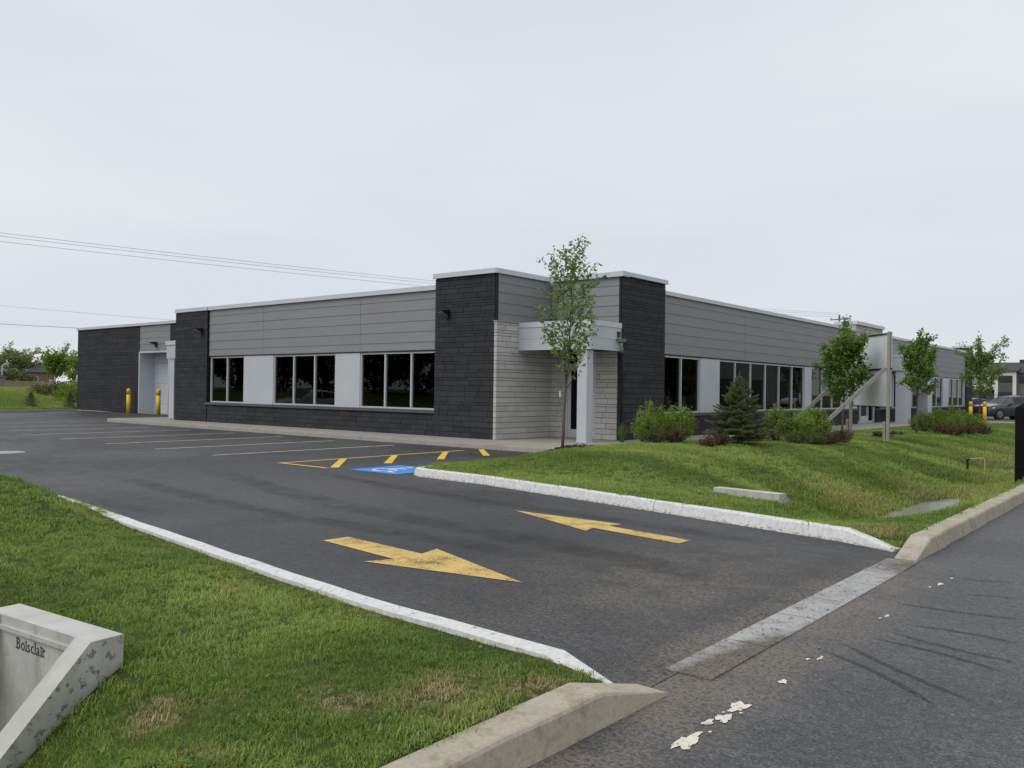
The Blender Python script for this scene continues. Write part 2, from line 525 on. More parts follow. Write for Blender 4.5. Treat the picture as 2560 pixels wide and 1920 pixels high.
class MB:
    """collects faces in world (or local) coordinates; build() links ONE mesh object"""
    def __init__(s):
        s.v = []; s.f = []
    def quad(s, a, b, c, d):
        n = len(s.v); s.v += [tuple(a), tuple(b), tuple(c), tuple(d)]; s.f.append((n, n + 1, n + 2, n + 3)); return s
    def poly(s, pts):
        n = len(s.v); s.v += [tuple(p) for p in pts]; s.f.append(tuple(range(n, n + len(pts)))); return s
    def hexa(s, p):
        """8 corners: 0-3 bottom ccw, 4-7 top ccw"""
        n = len(s.v); s.v += [tuple(q) for q in p]
        for a in ((3, 2, 1, 0), (4, 5, 6, 7), (0, 1, 5, 4), (1, 2, 6, 5), (2, 3, 7, 6), (3, 0, 4, 7)):
            s.f.append(tuple(n + i for i in a))
        return s
    def box(s, x0, x1, y0, y1, z0, z1):
        return s.hexa([(x0, y0, z0), (x1, y0, z0), (x1, y1, z0), (x0, y1, z0), (x0, y0, z1), (x1, y0, z1), (x1, y1, z1), (x0, y1, z1)])
    def fbox(s, F, s0, s1, d0, d1, z0, z1):
        """box in a facade frame: s along, d outward"""
        o, u, n = F
        q = lambda a, d, z: (o[0] + u[0] * a + n[0] * d, o[1] + u[1] * a + n[1] * d, z)
        return s.hexa([q(s0, d1, z0), q(s1, d1, z0), q(s1, d0, z0), q(s0, d0, z0), q(s0, d1, z1), q(s1, d1, z1), q(s1, d0, z1), q(s0, d0, z1)])
    def plank(s, F, s0, s1, d, z0, z1, out=0.016, th=0.03):
        """lap board: lower edge stands out further than the upper one"""
        o, u, n = F
        q = lambda a, dd, z: (o[0] + u[0] * a + n[0] * dd, o[1] + u[1] * a + n[1] * dd, z)
        return s.hexa([q(s0, d + out, z0), q(s1, d + out, z0), q(s1, d - th, z0), q(s0, d - th, z0), q(s0, d, z1), q(s1, d, z1), q(s1, d - th, z1), q(s0, d - th, z1)])
    def tube(s, path, rad, n=8, cap=True):
        path = [Vector(p) for p in path]
        if not hasattr(rad, '__len__'): rad = [rad] * len(path)
        base = len(s.v)
        ref = None
        for i, p in enumerate(path):
            t = (path[min(i + 1, len(path) - 1)] - path[max(i - 1, 0)])
            t = t.normalized() if t.length > 1e-9 else Vector((0, 0, 1))
            if ref is None:
                ref = Vector((1, 0, 0)) if abs(t.x) < 0.9 else Vector((0, 1, 0))
            a = (ref - t * ref.dot(t)).normalized()
            ref = a
            b = t.cross(a)
            for k in range(n):
                an = 2 * math.pi * k / n
                s.v.append(tuple(p + (a * math.cos(an) + b * math.sin(an)) * rad[i]))
        for i in range(len(path) - 1):
            for k in range(n):
                k2 = (k + 1) % n
                s.f.append((base + i * n + k, base + i * n + k2, base + (i + 1) * n + k2, base + (i + 1) * n + k))
        if cap:
            s.f.append(tuple(base + k for k in reversed(range(n))))
            e = base + (len(path) - 1) * n
            s.f.append(tuple(e + k for k in range(n)))
        return s
    def lathe(s, c, prof, n=16):
        base = len(s.v)
        for r, z in prof:
            for k in range(n):
                a = 2 * math.pi * k / n
                s.v.append((c[0] + r * math.cos(a), c[1] + r * math.sin(a), c[2] + z))
        for i in range(len(prof) - 1):
            for k in range(n):
                k2 = (k + 1) % n
                s.f.append((base + i * n + k, base + i * n + k2, base + (i + 1) * n + k2, base + (i + 1) * n + k))
        s.f.append(tuple(base + k for k in reversed(range(n))))
        e = base + (len(prof) - 1) * n
        s.f.append(tuple(e + k for k in range(n)))
        return s
    def prism(s, pts, z0, z1):
        n = len(pts); b = len(s.v)
        s.v += [(x, y, z0) for x, y in pts] + [(x, y, z1) for x, y in pts]
        s.f.append(tuple(b + i for i in reversed(range(n))))
        s.f.append(tuple(b + n + i for i in range(n)))
        for i in range(n):
            j = (i + 1) % n
            s.f.append((b + i, b + j, b + n + j, b + n + i))
        return s
    def mesh(s, name, off=(0, 0, 0)):
        me = bpy.data.meshes.new(name)
        v = s.v
        if any(off):
            v = [(a - off[0], b - off[1], c - off[2]) for a, b, c in v]
        me.from_pydata(v, [], s.f)
        me.update()
        return me
    def build(s, name, mat, parent=None, smooth=False, local=False):
        off = (0, 0, 0)
        if parent is not None and not local:
            off = tuple(worldloc(parent))
        me = s.mesh(name, off)
        me.materials.append(M[mat] if isinstance(mat, str) else mat)
        if smooth:
            for p in me.polygons: p.use_smooth = True
        o = bpy.data.objects.new(name, me)
        COL.objects.link(o)
        o.parent = parent
        return o

def bevel(o, w=0.01, seg=2):
    md = o.modifiers.new("bevel", 'BEVEL'); md.width = w; md.segments = seg; md.limit_method = 'ANGLE'
    return o

def nparr_obj(name, V, Fq, mat, parent=None, off=(0, 0, 0), smooth=False, attr=None):
    """fast mesh from numpy arrays; Fq (n,3) or (n,4)"""
    me = bpy.data.meshes.new(name)
    V = np.asarray(V, np.float32) - np.asarray(off, np.float32)
    nf, k = Fq.shape
    me.vertices.add(len(V)); me.vertices.foreach_set("co", V.ravel())
    me.loops.add(nf * k); me.loops.foreach_set("vertex_index", Fq.astype(np.int32).ravel())
    me.polygons.add(nf)
    me.polygons.foreach_set("loop_start", np.arange(0, nf * k, k, dtype=np.int32))
    me.polygons.foreach_set("loop_total", np.full(nf, k, np.int32))
    if smooth: me.polygons.foreach_set("use_smooth", np.ones(nf, bool))
    me.update(calc_edges=True)
    me.validate()
    if mat is not None: me.materials.append(M[mat] if isinstance(mat, str) else mat)
    o = bpy.data.objects.new(name, me)
    COL.objects.link(o); o.parent = parent
    return o

def grid_obj(name, X, Y, Z, mat, kind='structure'):
    X, Y, Z = (np.pad(a, 1, mode='edge') for a in (X, Y, Z))
    Z = Z.copy()
    for sl in ((0, slice(None)), (-1, slice(None)), (slice(None), 0), (slice(None), -1)): Z[sl] -= 0.5
    ny, nx = X.shape
    V = np.stack([X, Y, Z], -1).reshape(-1, 3)
    i = np.arange(ny * nx).reshape(ny, nx)
    Fq = np.stack([i[:-1, :-1], i[:-1, 1:], i[1:, 1:], i[1:, :-1]], -1).reshape(-1, 4)
    o = nparr_obj(name, V, Fq, mat, smooth=True)
    return setp(o, kind=kind)

def copy_tree(o, parent=None):
    c = o.copy(); COL.objects.link(c); c.parent = parent
    for ch in list(o.children): copy_tree(ch, c)
    return c

# ================================================================== SETTING: ground, road, lot, kerbs
g = MB()
zg = -0.05
g.quad((-1200, -900, zg), (-51.5, -900, zg), (-51.5, -120, zg), (-1200, -120, zg))
g.quad((-51.5, -900, zg), (-12, -900, zg), (-12, 900, zg), (-51.5, 900, zg))
g.quad((-12, -900, zg), (-2.0, -900, zg), (-2.0, -16, zg), (-12, -16, zg))
g.quad((-12, 58, zg), (-2.0, 58, zg), (-2.0, 900, zg), (-12, 900, zg))
g.quad((-2.0, -900, zg), (1200, -900, zg), (1200, 900, zg), (-2.0, 900, zg))
g.quad((-12, -16, -1.4), (-2.0, -16, -1.4), (-2.0, 58, -1.4), (-12, 58, -1.4))
setp(g.build('ground', 'field'), kind='structure')

road = MB().quad((-2.36, -80, 0), (8.5, -80, 0), (8.5, 320, 0), (-2.36, 320, 0))
setp(road.build('road', 'road'), kind='structure')
lot = MB()
lot.quad((-50.6, -40, 0.004), (-11.0, -40, 0.004), (-11.0, 22.4, 0.004), (-50.6, 22.4, 0.004))
lot.poly([(-11.0, 3.4, 0.004), (-2.32, 3.4, 0.004), (-2.32, 9.14, 0.004)] + [(a, b + 0.06, 0.004) for a, b in KR[::-1] if a > -11.0] + [(-11.0, 10.9, 0.004)])
setp(lot.build('parking_lot', 'lot'), kind='structure')
far = MB().quad((-40, 57.2, -0.02), (-2.6, 57.2, -0.02), (-2.6, 120, -0.02), (-40, 120, -0.02))
setp(far.build('far_parking_lot', 'road'), kind='structure')

# lawns
nu, nv = 90, 190
u = np.linspace(0, 1, nu)[None, :]; v = (np.linspace(0, 1, nv) ** 1.5)[:, None]
ycoarse = 10.5 + v * 47
xw = np.interp(ycoarse, [13, 18], [-11.28, -11.2])
X = xw + (-2.37 - xw) * u
Y0 = yk_right(X) - 0.02
Y = Y0 + (57.4 - Y0) * v
grid_obj('lawn_right', X, Y, h_right(X, Y), 'lawn')
nu, nv = 130, 90
u = np.linspace(0, 1, nu)[None, :]; v = (np.linspace(0, 1, nv))[:, None]
X = -16.4 + (-2.435 + 16.4) * u + 0 * v
Y1 = yk_left(X) + 0.02
Y = -14 + (Y1 + 14) * (1 - (1 - v) ** 2.0)
grid_obj('lawn_left', X, Y, h_left(X, Y), 'lawn')
xs = np.concatenate([np.linspace(-50.75, -90, 60), np.linspace(-92, -420, 50)])
ys = np.concatenate([np.linspace(-120, -10, 30), np.linspace(-8, 60, 70), np.linspace(64, 400, 40)])
X, Y = np.meshgrid(xs[::-1], ys)
Zb = h_berm(X, Y)
Zb = np.where((X > -53.2) & (Y > 22.6), 0.0, Zb)
grid_obj('hillside', X, Y, Zb, 'berm')

# kerbs: profile swept along a polyline, split into stones
def sweep_kerb(name, line, mat, hgt, top_w=0.14, batter=0.035, side=1, seg=3.0, zs=None):
    """line = foot line on the asphalt side; the kerb lies to the left (side=1) or right (-1) of it; zs gives height per vertex"""
    pts = [Vector((a, b, 0)) for a, b in line]
    # resample
    dens = [pts[0]]; hs = [zs[0] if zs else hgt]
    for i in range(len(pts) - 1):
        n = max(1, int((pts[i + 1] - pts[i]).length / 0.35))
        for k in range(1, n + 1):
            dens.append(pts[i].lerp(pts[i + 1], k / n))
            h0 = zs[i] if zs else hgt; h1 = zs[i + 1] if zs else hgt
            hs.append(h0 + (h1 - h0) * k / n)
    nrm = []
    for i in range(len(dens)):
        t = (dens[min(i + 1, len(dens) - 1)] - dens[max(0, i - 1)]).normalized()
        nrm.append(Vector((-t.y, t.x, 0)) * side)
    root = setp(empty(name, (0, 0, 0)), kind='structure')
    per = max(2, int(seg / 0.35))
    i = 0
    while i < len(dens) - 1:
        j = min(i + per, len(dens) - 1)
        if len(dens) - 1 - j < 3: j = len(dens) - 1
        mb = MB(); rows = []
        for k in range(i, j + 1):
            p = dens[k].copy(); n = nrm[k]; h = hs[k]
            if k == i: p = p.lerp(dens[k + 1], 0.012)
            if k == j: p = p.lerp(dens[k - 1], 0.012)
            jit = 0.006 * math.sin(k * 2.3) + 0.004 * math.sin(k * 5.1)
            b = batter * h / max(hgt, 1e-3)
            rr = min(0.02, h * 0.3)
            prof = [(0.0, -0.12), (0.0, 0.0), (b * 0.85, h - rr), (b + rr * 0.3, h - rr * 0.3), (b + rr, h), (b + top_w, h - 0.003), (b + top_w + 0.01, -0.12)]
            rows.append([tuple(p + n * (d + jit) + Vector((0, 0, z))) for d, z in prof])
        base = len(mb.v); m = len(rows[0])
        for r in rows: mb.v += r
        for a in range(len(rows) - 1):
            for q in range(m - 1):
                f = (base + a * m + q, base + (a + 1) * m + q, base + (a + 1) * m + q + 1, base + a * m + q + 1)
                mb.f.append(f if side == 1 else f[::-1])
        mb.f.append(tuple(base + q for q in range(m))[::(1 if side == 1 else -1)])
        e = base + (len(rows) - 1) * m
        mb.f.append(tuple(e + q for q in range(m))[::(-1 if side == 1 else 1)])
        mb.build('kerb_stone', mat, root)
        i = j
    return root

sweep_kerb('driveway_kerb_right', [(-11.55, 17.0), (-11.50, 14.0), (-11.48, 11.6)] + KR[0:1] + KR[1:-1] + [KR[-1]], 'kerb_white', 0.155, 0.12, 0.045, 1, 3.6,
           zs=[0.15] * (3 + len(KR) - 1) + [0.03])
sweep_kerb('driveway_kerb_left', KL, 'kerb_white', 0.12, 0.16, 0.03, -1, 3.6, zs=[0.12] * (len(KL) - 2) + [0.11, 0.015])
sweep_kerb('road_kerb_right', [(-2.15, 8.78), (-2.14, 9.45), (-2.13, 60), (-2.13, 140)], 'kerb_con', 0.155, 0.20, 0.03, 1, 3.0, zs=[0.012, 0.155, 0.155, 0.155])
sweep_kerb('road_kerb_left', [(-2.215, -14), (-2.215, 3.45), (-2.19, 4.02)], 'kerb_con', 0.155, 0.20, 0.03, 1, 3.0, zs=[0.155, 0.155, 0.012])
sweep_kerb('far_lot_kerb', [(-50.55, -39), (-50.55, 22.25)], 'walk', 0.15, 0.16, 0.02, 1, 6.0)
# flush concrete gutter slabs across the driveway mouth
gr = setp(empty('gutter', (0, 0, 0)), kind='structure')
yy = 4.35
for ln in (0.80, 0.85, 0.62, 0.78, 0.72, 0.6):
    mb = MB().hexa([(-2.40, yy + 0.006, -0.05), (-2.115, yy + 0.012, -0.05), (-2.115, yy + ln, -0.05), (-2.40, yy + ln - 0.006, -0.05),
                    (-2.405, yy + 0.006, 0.0085), (-2.12, yy + 0.012, 0.0085), (-2.12, yy + ln, 0.0085), (-2.405, yy + ln - 0.006, 0.0085)])
    mb.build('gutter_slab', 'gutter', gr)
    yy += ln + 0.006

# walkway along the building
wk = setp(empty('walkway', (0, 0, 0)), kind='structure')
pts = [(-37.0, 17.2)]
for i in range(1, 6):
    a = math.pi / 2 * i / 5
def slab(poly, z1=0.13):
    o = MB().prism(poly, -0.1, z1).build('walk_slab', 'walk', wk)
    return o
x = -36.6
xs_ = [-36.6, -33.6, -30.6, -27.6, -24.6, -21.6, -18.6, -15.6, -11.2]
for a, b in zip(xs_[:-1], xs_[1:]):
    slab([(a + 0.004, 17.38), (b - 0.004, 17.38), (b - 0.004, 19.35), (a + 0.004, 19.35)])
slab([(-37.0, 17.38), (-36.604, 17.38), (-36.604, 20.3), (-37.0, 20.3)])
slab([(-36.6, 19.358), (-34.3, 19.358), (-34.3, 22.28), (-36.6, 22.28)])
slab([(-16.1, 19.358), (-11.2, 19.358), (-11.2, 21.6), (-16.1, 21.6)])
ysl = [21.6, 25, 29, 33, 37, 41, 45, 49, 53, 57.2]
for a, b in zip(ysl[:-1], ysl[1:]):
    slab([(-13.6, a + 0.004), (-11.2, a + 0.004), (-11.2, b - 0.004), (-13.6, b - 0.004)])
slab([(-12.2, 57.0), (-8.8, 57.0), (-8.8, 59.6), (-12.2, 59.6)], 0.05)
sweep_kerb('walkway_kerb', [(-11.6, 17.17), (-36.3, 17.17), (-36.75, 17.25), (-37.0, 17.5), (-37.08, 17.9), (-37.08, 20.2)], 'walk', 0.133, 0.16, 0.03, -1, 3.0)
MBa = MB().hexa([(-50.4, 21.9, 0.0), (-44.1, 21.9, 0.0), (-44.1, 22.32, 0.0), (-50.4, 22.32, 0.0), (-50.4, 21.95, 0.12), (-44.1, 21.98, 0.09), (-44.1, 22.32, 0.09), (-50.4, 22.32, 0.12)])
setp(MBa.build('wall_foot_kerb', 'walk'), kind='structure')

ap = MB().quad((-50.4, 19.3, 0.006), (-37.1, 19.3, 0.006), (-37.1, 22.45, 0.115), (-50.4, 22.45, 0.115))
setp(ap.build('garage_apron', 'lot'), kind='structure')
# painted markings, sheets a few mm above the asphalt
def sheet(name, poly, mat, z=0.009):
    return setp(MB().poly([(a, b, z) for a, b in poly]).build(name, mat), kind='structure')
def line(name, p0, p1, w, mat, z=0.009):
    d = Vector((p1[0] - p0[0], p1[1] - p0[1])).normalized(); n = Vector((-d.y, d.x)) * w / 2
    return sheet(name, [(p0[0] - n.x, p0[1] - n.y), (p1[0] - n.x, p1[1] - n.y), (p1[0] + n.x, p1[1] + n.y), (p0[0] + n.x, p0[1] + n.y)], mat, z)
for x in (-17.66, -20.28, -22.9, -25.62, -28.36, -31.02, -33.75):
    line('parking_stripe', (x, 10.72), (x, 16.32), 0.10, 'yellow_line')
line('parking_stripe', (-37.0, 10.9), (-37.2, 17.05), 0.10, 'yellow_line')
line('parking_stripe', (-15.0, 10.62), (-15.0, 16.35), 0.10, 'yellow_fresh')
line('parking_stripe', (-14.94, 10.68), (-13.45, 10.68), 0.10, 'yellow_fresh')
for y0, y1 in ((10.78, 12.25), (12.2, 13.8), (13.8, 15.55), (15.4, 16.9)):
    dx, dy = 1.48, y0 - y1
    sheet('hatch_stripe', [(-13.5, y0), (-13.38, y0 + 0.12), (-14.94, y1 + 0.16), (-14.94, y1 - 0.05)], 'yellow_fresh')
sheet('accessible_bay_square', [(-12.95, 10.80), (-11.62, 10.80), (-11.62, 12.16), (-12.95, 12.16)], 'blue_paint')
# wheelchair symbol (drawn to be read from the lane, up = +y)
wc = MB()
cx, cy, s, zz = -12.32, 11.46, 0.60, 0.013
def Wc(a, b): return (cx + a * s, cy + b * s, zz)
wc.poly([Wc(-0.18 + 0.13 * math.cos(t * math.pi / 8), 0.78 + 0.13 * math.sin(t * math.pi / 8)) for t in range(16)])
wc.poly([Wc(-0.28, 0.55), Wc(-0.22, -0.1), Wc(-0.04, -0.1), Wc(-0.10, 0.55)])
wc.poly([Wc(-0.04, -0.1), Wc(-0.22, -0.1), Wc(-0.20, -0.24), Wc(0.34, -0.24), Wc(0.34, -0.1)])
wc.poly([Wc(0.34, -0.14), Wc(0.20, -0.20), Wc(0.44, -0.82), Wc(0.72, -0.80), Wc(0.70, -0.66), Wc(0.52, -0.68)])
wc.poly([Wc(-0.12, 0.28), Wc(-0.10, 0.14), Wc(0.30, 0.14), Wc(0.30, 0.28)])
arc = [(0.48 * math.cos(t), 0.48 * math.sin(t)) for t in np.linspace(R(110), R(355), 22)]
arc2 = [(0.36 * math.cos(t), 0.36 * math.sin(t)) for t in np.linspace(R(110), R(355), 22)]
for i in range(21):
    wc.quad(*[Wc(-0.08 + a, -0.34 + b) for a, b in (arc[i], arc[i + 1], arc2[i + 1], arc2[i])])
setp(wc.build('accessible_symbol', 'white_paint'), kind='structure')
# lane arrows
sheet('lane_arrow', [(-7.11, 5.60), (-5.86, 5.44), (-5.98, 5.18), (-4.36, 5.50), (-5.93, 6.08), (-5.85, 5.80), (-7.09, 5.92)], 'yellow_arrow')
sheet('lane_arrow', [(-4.29, 8.30), (-5.47, 8.50), (-5.42, 8.72), (-7.08, 8.72), (-5.46, 8.02), (-5.52, 8.25), (-4.29, 8.04)], 'yellow_arrow')
# worn blobs of the broken road line
def blob(cx, cy, rx, ry, seed, rot=0.0):
    r = random.Random(seed); n = 26; ph = [r.uniform(0, 6.28) for _ in range(5)]
    pts = []
    for i in range(n):
        t = 2 * math.pi * i / n
        k = 1 + 0.22 * math.sin(3 * t + ph[0]) + 0.16 * math.sin(5 * t + ph[1]) + 0.12 * math.sin(9 * t + ph[2]) + 0.07 * math.sin(13 * t + ph[3])
        a, b = rx * k * math.cos(t), ry * k * math.sin(t)
        pts.append((cx + a * math.cos(rot) - b * math.sin(rot), cy + a * math.sin(rot) + b * math.cos(rot)))
    return pts
for i, (bx, by, rx, ry) in enumerate([(-1.83, 3.53, 0.045, 0.12), (-1.86, 3.80, 0.022, 0.05), (-1.825, 3.90, 0.04, 0.06), (-1.835, 4.09, 0.045, 0.085), (-1.81, 4.61, 0.022, 0.04), (-1.80, 5.17, 0.012, 0.05),
                                      (-1.85, 5.10, 0.01, 0.02), (-1.78, 6.48, 0.012, 0.045), (-1.80, 6.38, 0.01, 0.02), (-1.74, 7.88, 0.02, 0.06), (-1.78, 7.70, 0.012, 0.03), (-1.72, 8.2, 0.012, 0.03),
                                      (-1.79, 4.02, 0.01, 0.012), (-1.80, 3.70, 0.008, 0.012), (-1.86, 3.97, 0.007, 0.01)]):
    sheet('road_dash', blob(bx, by, rx * 0.9, ry * 0.9, 40 + i), 'cream_paint', 0.0045)
# rubber streaks on the road
tm = [((-1.83, 6.93), (-1.01, 7.05)), ((-1.62, 6.33), (-0.93, 6.34)), ((-1.64, 6.06), (-0.88, 5.88)), ((-1.71, 5.83), (-0.9, 5.63)), ((-1.8, 5.58), (-0.95, 4.99)), ((-1.9, 5.37), (-1.08, 4.79)), ((-1.68, 8.25), (-1.28, 8.4)), ((-1.49, 7.6), (-1.12, 7.72))]
for k, (a, b) in enumerate(tm):
    mb = MB(); n = 14; w0 = 0.022 if k < 6 else 0.014
    A = Vector(a); B = Vector(b); d = (B - A).normalized(); nn = Vector((-d.y, d.x))
    row = []
    for i in range(n + 1):
        t = i / n
        p = A.lerp(B, t) + nn * (0.05 * math.sin(t * math.pi) * (1 if k % 2 else -0.6))
        w = w0 * min(1, 4 * t + 0.2, 5 * (1 - t) + 0.2)
        row.append((p - nn * w, p + nn * w))
    for i in range(n):
        mb.quad(*[(q.x, q.y, 0.004) for q in (row[i][0], row[i + 1][0], row[i + 1][1], row[i][1])])
    setp(mb.build('tyre_mark', 'tyre_mark'), kind='structure')

# darker polished wheel track through the driveway
def track_mat():
    m, nt, b = nmat('wheel_track')
    P = pos(nt)
    b.inputs["Base Color"].default_value = (0.018, 0.018, 0.019, 1); b.inputs["Roughness"].default_value = 0.6
    uvn = N(nt, "ShaderNodeAttribute"); uvn.attribute_name = 'edge'
    a = mth(nt, 'MULTIPLY', uvn.outputs["Fac"], ramp(nt, noise(nt, P, 2.2, 7, 0.75), [(0.38, g3(0.03)), (0.62, g3(0.55))]))
    a = mth(nt, 'MULTIPLY', a, ramp(nt, noise(nt, P, 55, 4, 0.8), [(0.36, g3(0.35)), (0.6, g3(1))]))
    nt.links.new(a, b.inputs["Alpha"])
    return m
TRK = track_mat()
def track(line_, w):
    P_ = [Vector(p) for p in line_]; dens = []
    for i in range(len(P_) - 1):
        for k in range(8): dens.append(P_[i].lerp(P_[i + 1], k / 8))
    dens.append(P_[-1])
    V = []; F_ = []; ed = []
    for i, p in enumerate(dens):
        d = (dens[min(i + 1, len(dens) - 1)] - dens[max(i - 1, 0)]).normalized(); n = Vector((-d.y, d.x))
        fade = min(1, i / 6, (len(dens) - 1 - i) / 6)
        for t, e in ((-1, 0), (-0.5, 0.8), (0, 1), (0.5, 0.8), (1, 0)):
            q = p + n * w * t; V.append((q.x, q.y, 0.0065)); ed.append(e * fade)
    for i in range(len(dens) - 1):
        for k in range(4): F_.append((i * 5 + k, i * 5 + 5 + k, i * 5 + 6 + k, i * 5 + 1 + k))
    o = nparr_obj('wheel_track', np.array(V), np.array(F_), TRK)
    at_ = o.data.attributes.new('edge', 'FLOAT', 'POINT'); at_.data.foreach_set('value', np.array(ed, np.float32))
    setp(o, kind='structure')
track([(-15.0, 9.0), (-11.5, 8.0), (-9.3, 7.45), (-7.6, 7.3), (-5.8, 7.15), (-4.3, 6.95), (-3.2, 6.8)], 0.34)
track([(-15.5, 7.2), (-12.0, 6.7), (-9.5, 6.4), (-7.6, 6.45), (-6.2, 6.5), (-4.6, 6.35)], 0.26)
track([(-13.5, 10.2), (-10.5, 9.5), (-8.5, 9.2), (-6.5, 9.05), (-4.6, 8.85), (-3.2, 8.75)], 0.24)
# ditch water
wv = MB()
ysw = np.linspace(12.6, 24.5, 24)
wl = [(np.interp(y, [10, 12.6, 16.5, 40], [-4.9, -4.9, -4.38, -4.35]), y) for y in ysw]
for (x0, y0), (x1, y1) in zip(wl[:-1], wl[1:]):
    wv.quad((x0 - 0.9, y0, -0.70), (x0 + 0.9, y0, -0.70), (x1 + 0.9, y1, -0.70), (x1 - 0.9, y1, -0.70))
setp(wv.build('ditch_water', 'water'), kind='structure')

# manhole
mh = empty('manhole_cover', (-21.4, 7.65, 0.0), 'round steel manhole cover set in the parking lot asphalt', 'manhole cover')
MB().lathe((-21.4, 7.65, 0), [(0.48, 0.002), (0.48, 0.012), (0.40, 0.013), (0.40, 0.009)], 28).build('ring', 'galv', mh)
MB().lathe((-21.4, 7.65, 0), [(0.38, 0.002), (0.38, 0.015), (0.30, 0.016), (0.28, 0.012), (0.1, 0.012), (0.08, 0.016)], 28).build('lid', 'galv', mh)

# ================================================================== BUILDING
BR = empty('commercial_building', (-16.1, 18.9, 0), 'long single storey commercial building with dark brick piers and grey cladding', 'building')
FL = ((0, 19.0), (1, 0), (0, -1))       # left facade, d = metres out of the y=19.0 plane
FG = ((0, 22.3), (1, 0), (0, -1))       # garage wing
FS = ((-16.1, 0), (0, 1), (1, 0))       # side of the corner tower, faces the entrance notch
FB = ((0, 21.6), (1, 0), (0, -1))       # back wall of the entrance notch
FR = ((-13.6, 0), (0, 1), (1, 0))       # right facade
FLR = 0.13

# course heights, shared so that courses run round the building
_rc = random.Random(5)
COURSES = []
z = FLR
while z < 5.2:
    if COURSES and COURSES[-1][1] - COURSES[-1][0] > 0.12:
        h = 0.082 if _rc.random() < 0.62 else 0.166
    else:
        h = 0.166 if _rc.random() < 0.72 else 0.082
    COURSES.append((z, z + h)); z += h
_bcache = {}
def brick_mesh(w, h, dep, F):
    u, n = F[1], F[2]
    key = (round(w, 2), round(h, 3), round(dep, 3), u)
    if key in _bcache: return _bcache[key]
    w = key[0]; c = 0.004
    mb = MB()
    q = lambda a, d, zz: (u[0] * a + n[0] * d, u[1] * a + n[1] * d, zz)
    i = [q(-w / 2, 0, -h / 2), q(w / 2, 0, -h / 2), q(w / 2, 0, h / 2), q(-w / 2, 0, h / 2)]
    m_ = [q(-w / 2, dep - c, -h / 2), q(w / 2, dep - c, -h / 2), q(w / 2, dep - c, h / 2), q(-w / 2, dep - c, h / 2)]
    o = [q(-w / 2 + c, dep, -h / 2 + c), q(w / 2 - c, dep, -h / 2 + c), q(w / 2 - c, dep, h / 2 - c), q(-w / 2 + c, dep, h / 2 - c)]
    mb.v = i + m_ + o
    for k in range(4):
        k2 = (k + 1) % 4
        mb.f.append((k, k2, 4 + k2, 4 + k)); mb.f.append((4 + k, 4 + k2, 8 + k2, 8 + k))
    mb.f.append((8, 9, 10, 11))
    _bcache[key] = mb
    return mb
_bmesh = {}
IND = {'dark': 0, 'pale': 0}
def brick_wall(F, s0, s1, z0, z1, d_out, dep, kind, parent, individual, seed, ends=0.0, prob=1.0):
    """bricks d_out proud of the frame plane; individual ones become objects until 300 of the kind exist"""
    rn = random.Random(seed)
    rest = MB(); o, u, n = F
    jt = 0.013 if kind == 'pale' else 0.010
    for (c0, c1) in COURSES:
        a0 = max(c0, z0); a1 = min(c1, z1)
        if a1 - a0 < 0.03: continue
        h = a1 - a0 - jt
        s = s0
        first = True
        while s < s1 - 0.01:
            ln = rn.choice((0.40, 0.50, 0.60, 0.60, 0.70))
            if first: ln *= rn.choice((0.4, 0.65, 1.0)); first = False
            e = min(s + ln, s1)
            if s1 - e < 0.14: e = s1
            w = round(e - s - jt, 2)
            mid = (s + e) / 2
            dd = dep + rn.uniform(-0.002, 0.003)
            mb = brick_mesh(w, h, round(dep + rn.choice((-0.003, 0.0, 0.003)), 3), F)
            wx = o[0] + u[0] * mid + n[0] * (d_out - dep); wy = o[1] + u[1] * mid + n[1] * (d_out - dep); wz = (a0 + a1) / 2
            if individual and IND[kind] < 300 and rn.random() < prob:
                IND[kind] += 1
                k = id(mb), kind
                if k not in _bmesh:
                    me = mb.mesh('brick'); me.materials.append(M['brick_dark' if kind == 'dark' else 'brick_pale']); _bmesh[k] = me
                b = bpy.data.objects.new('brick', _bmesh[k]); COL.objects.link(b)
                b.parent = parent
                b.location = Vector((wx, wy, wz)) - worldloc(parent)
            else:
                base = len(rest.v)
                rest.v += [(wx + p[0], wy + p[1], wz + p[2]) for p in mb.v]
                rest.f += [tuple(base + q for q in f) for f in mb.f]
            s = e
    if rest.f:
        ob = rest.build('brickwork', 'brick_dark' if kind == 'dark' else 'brick_pale', parent)
        setp(ob, kind='stuff')

def planks(F, s0, s1, rows, d, name='cladding_plank'):
    for a, b in zip(rows[:-1], rows[1:]):
        MB().plank(F, s0 + 0.006, s1 - 0.006, d, a + 0.0005, b - 0.0005, 0.014, 0.03).build('cladding_plank', 'plank', BR)

def cap_run(F, s0, s1, d0, d1, z0, z1, seg=3.05):
    n = max(1, round((s1 - s0) / seg)); st = (s1 - s0) / n
    for i in range(n):
        a, b = s0 + i * st, s0 + (i + 1) * st
        mb = MB().fbox(F, a + 0.002, b - 0.002, d0, d1, z0 + 0.028, z1)
        mb.fbox(F, a + 0.002, b - 0.002, d0, d1 + 0.012, z0, z0 + 0.026)
        mb.build('parapet_cap', 'cap', BR)

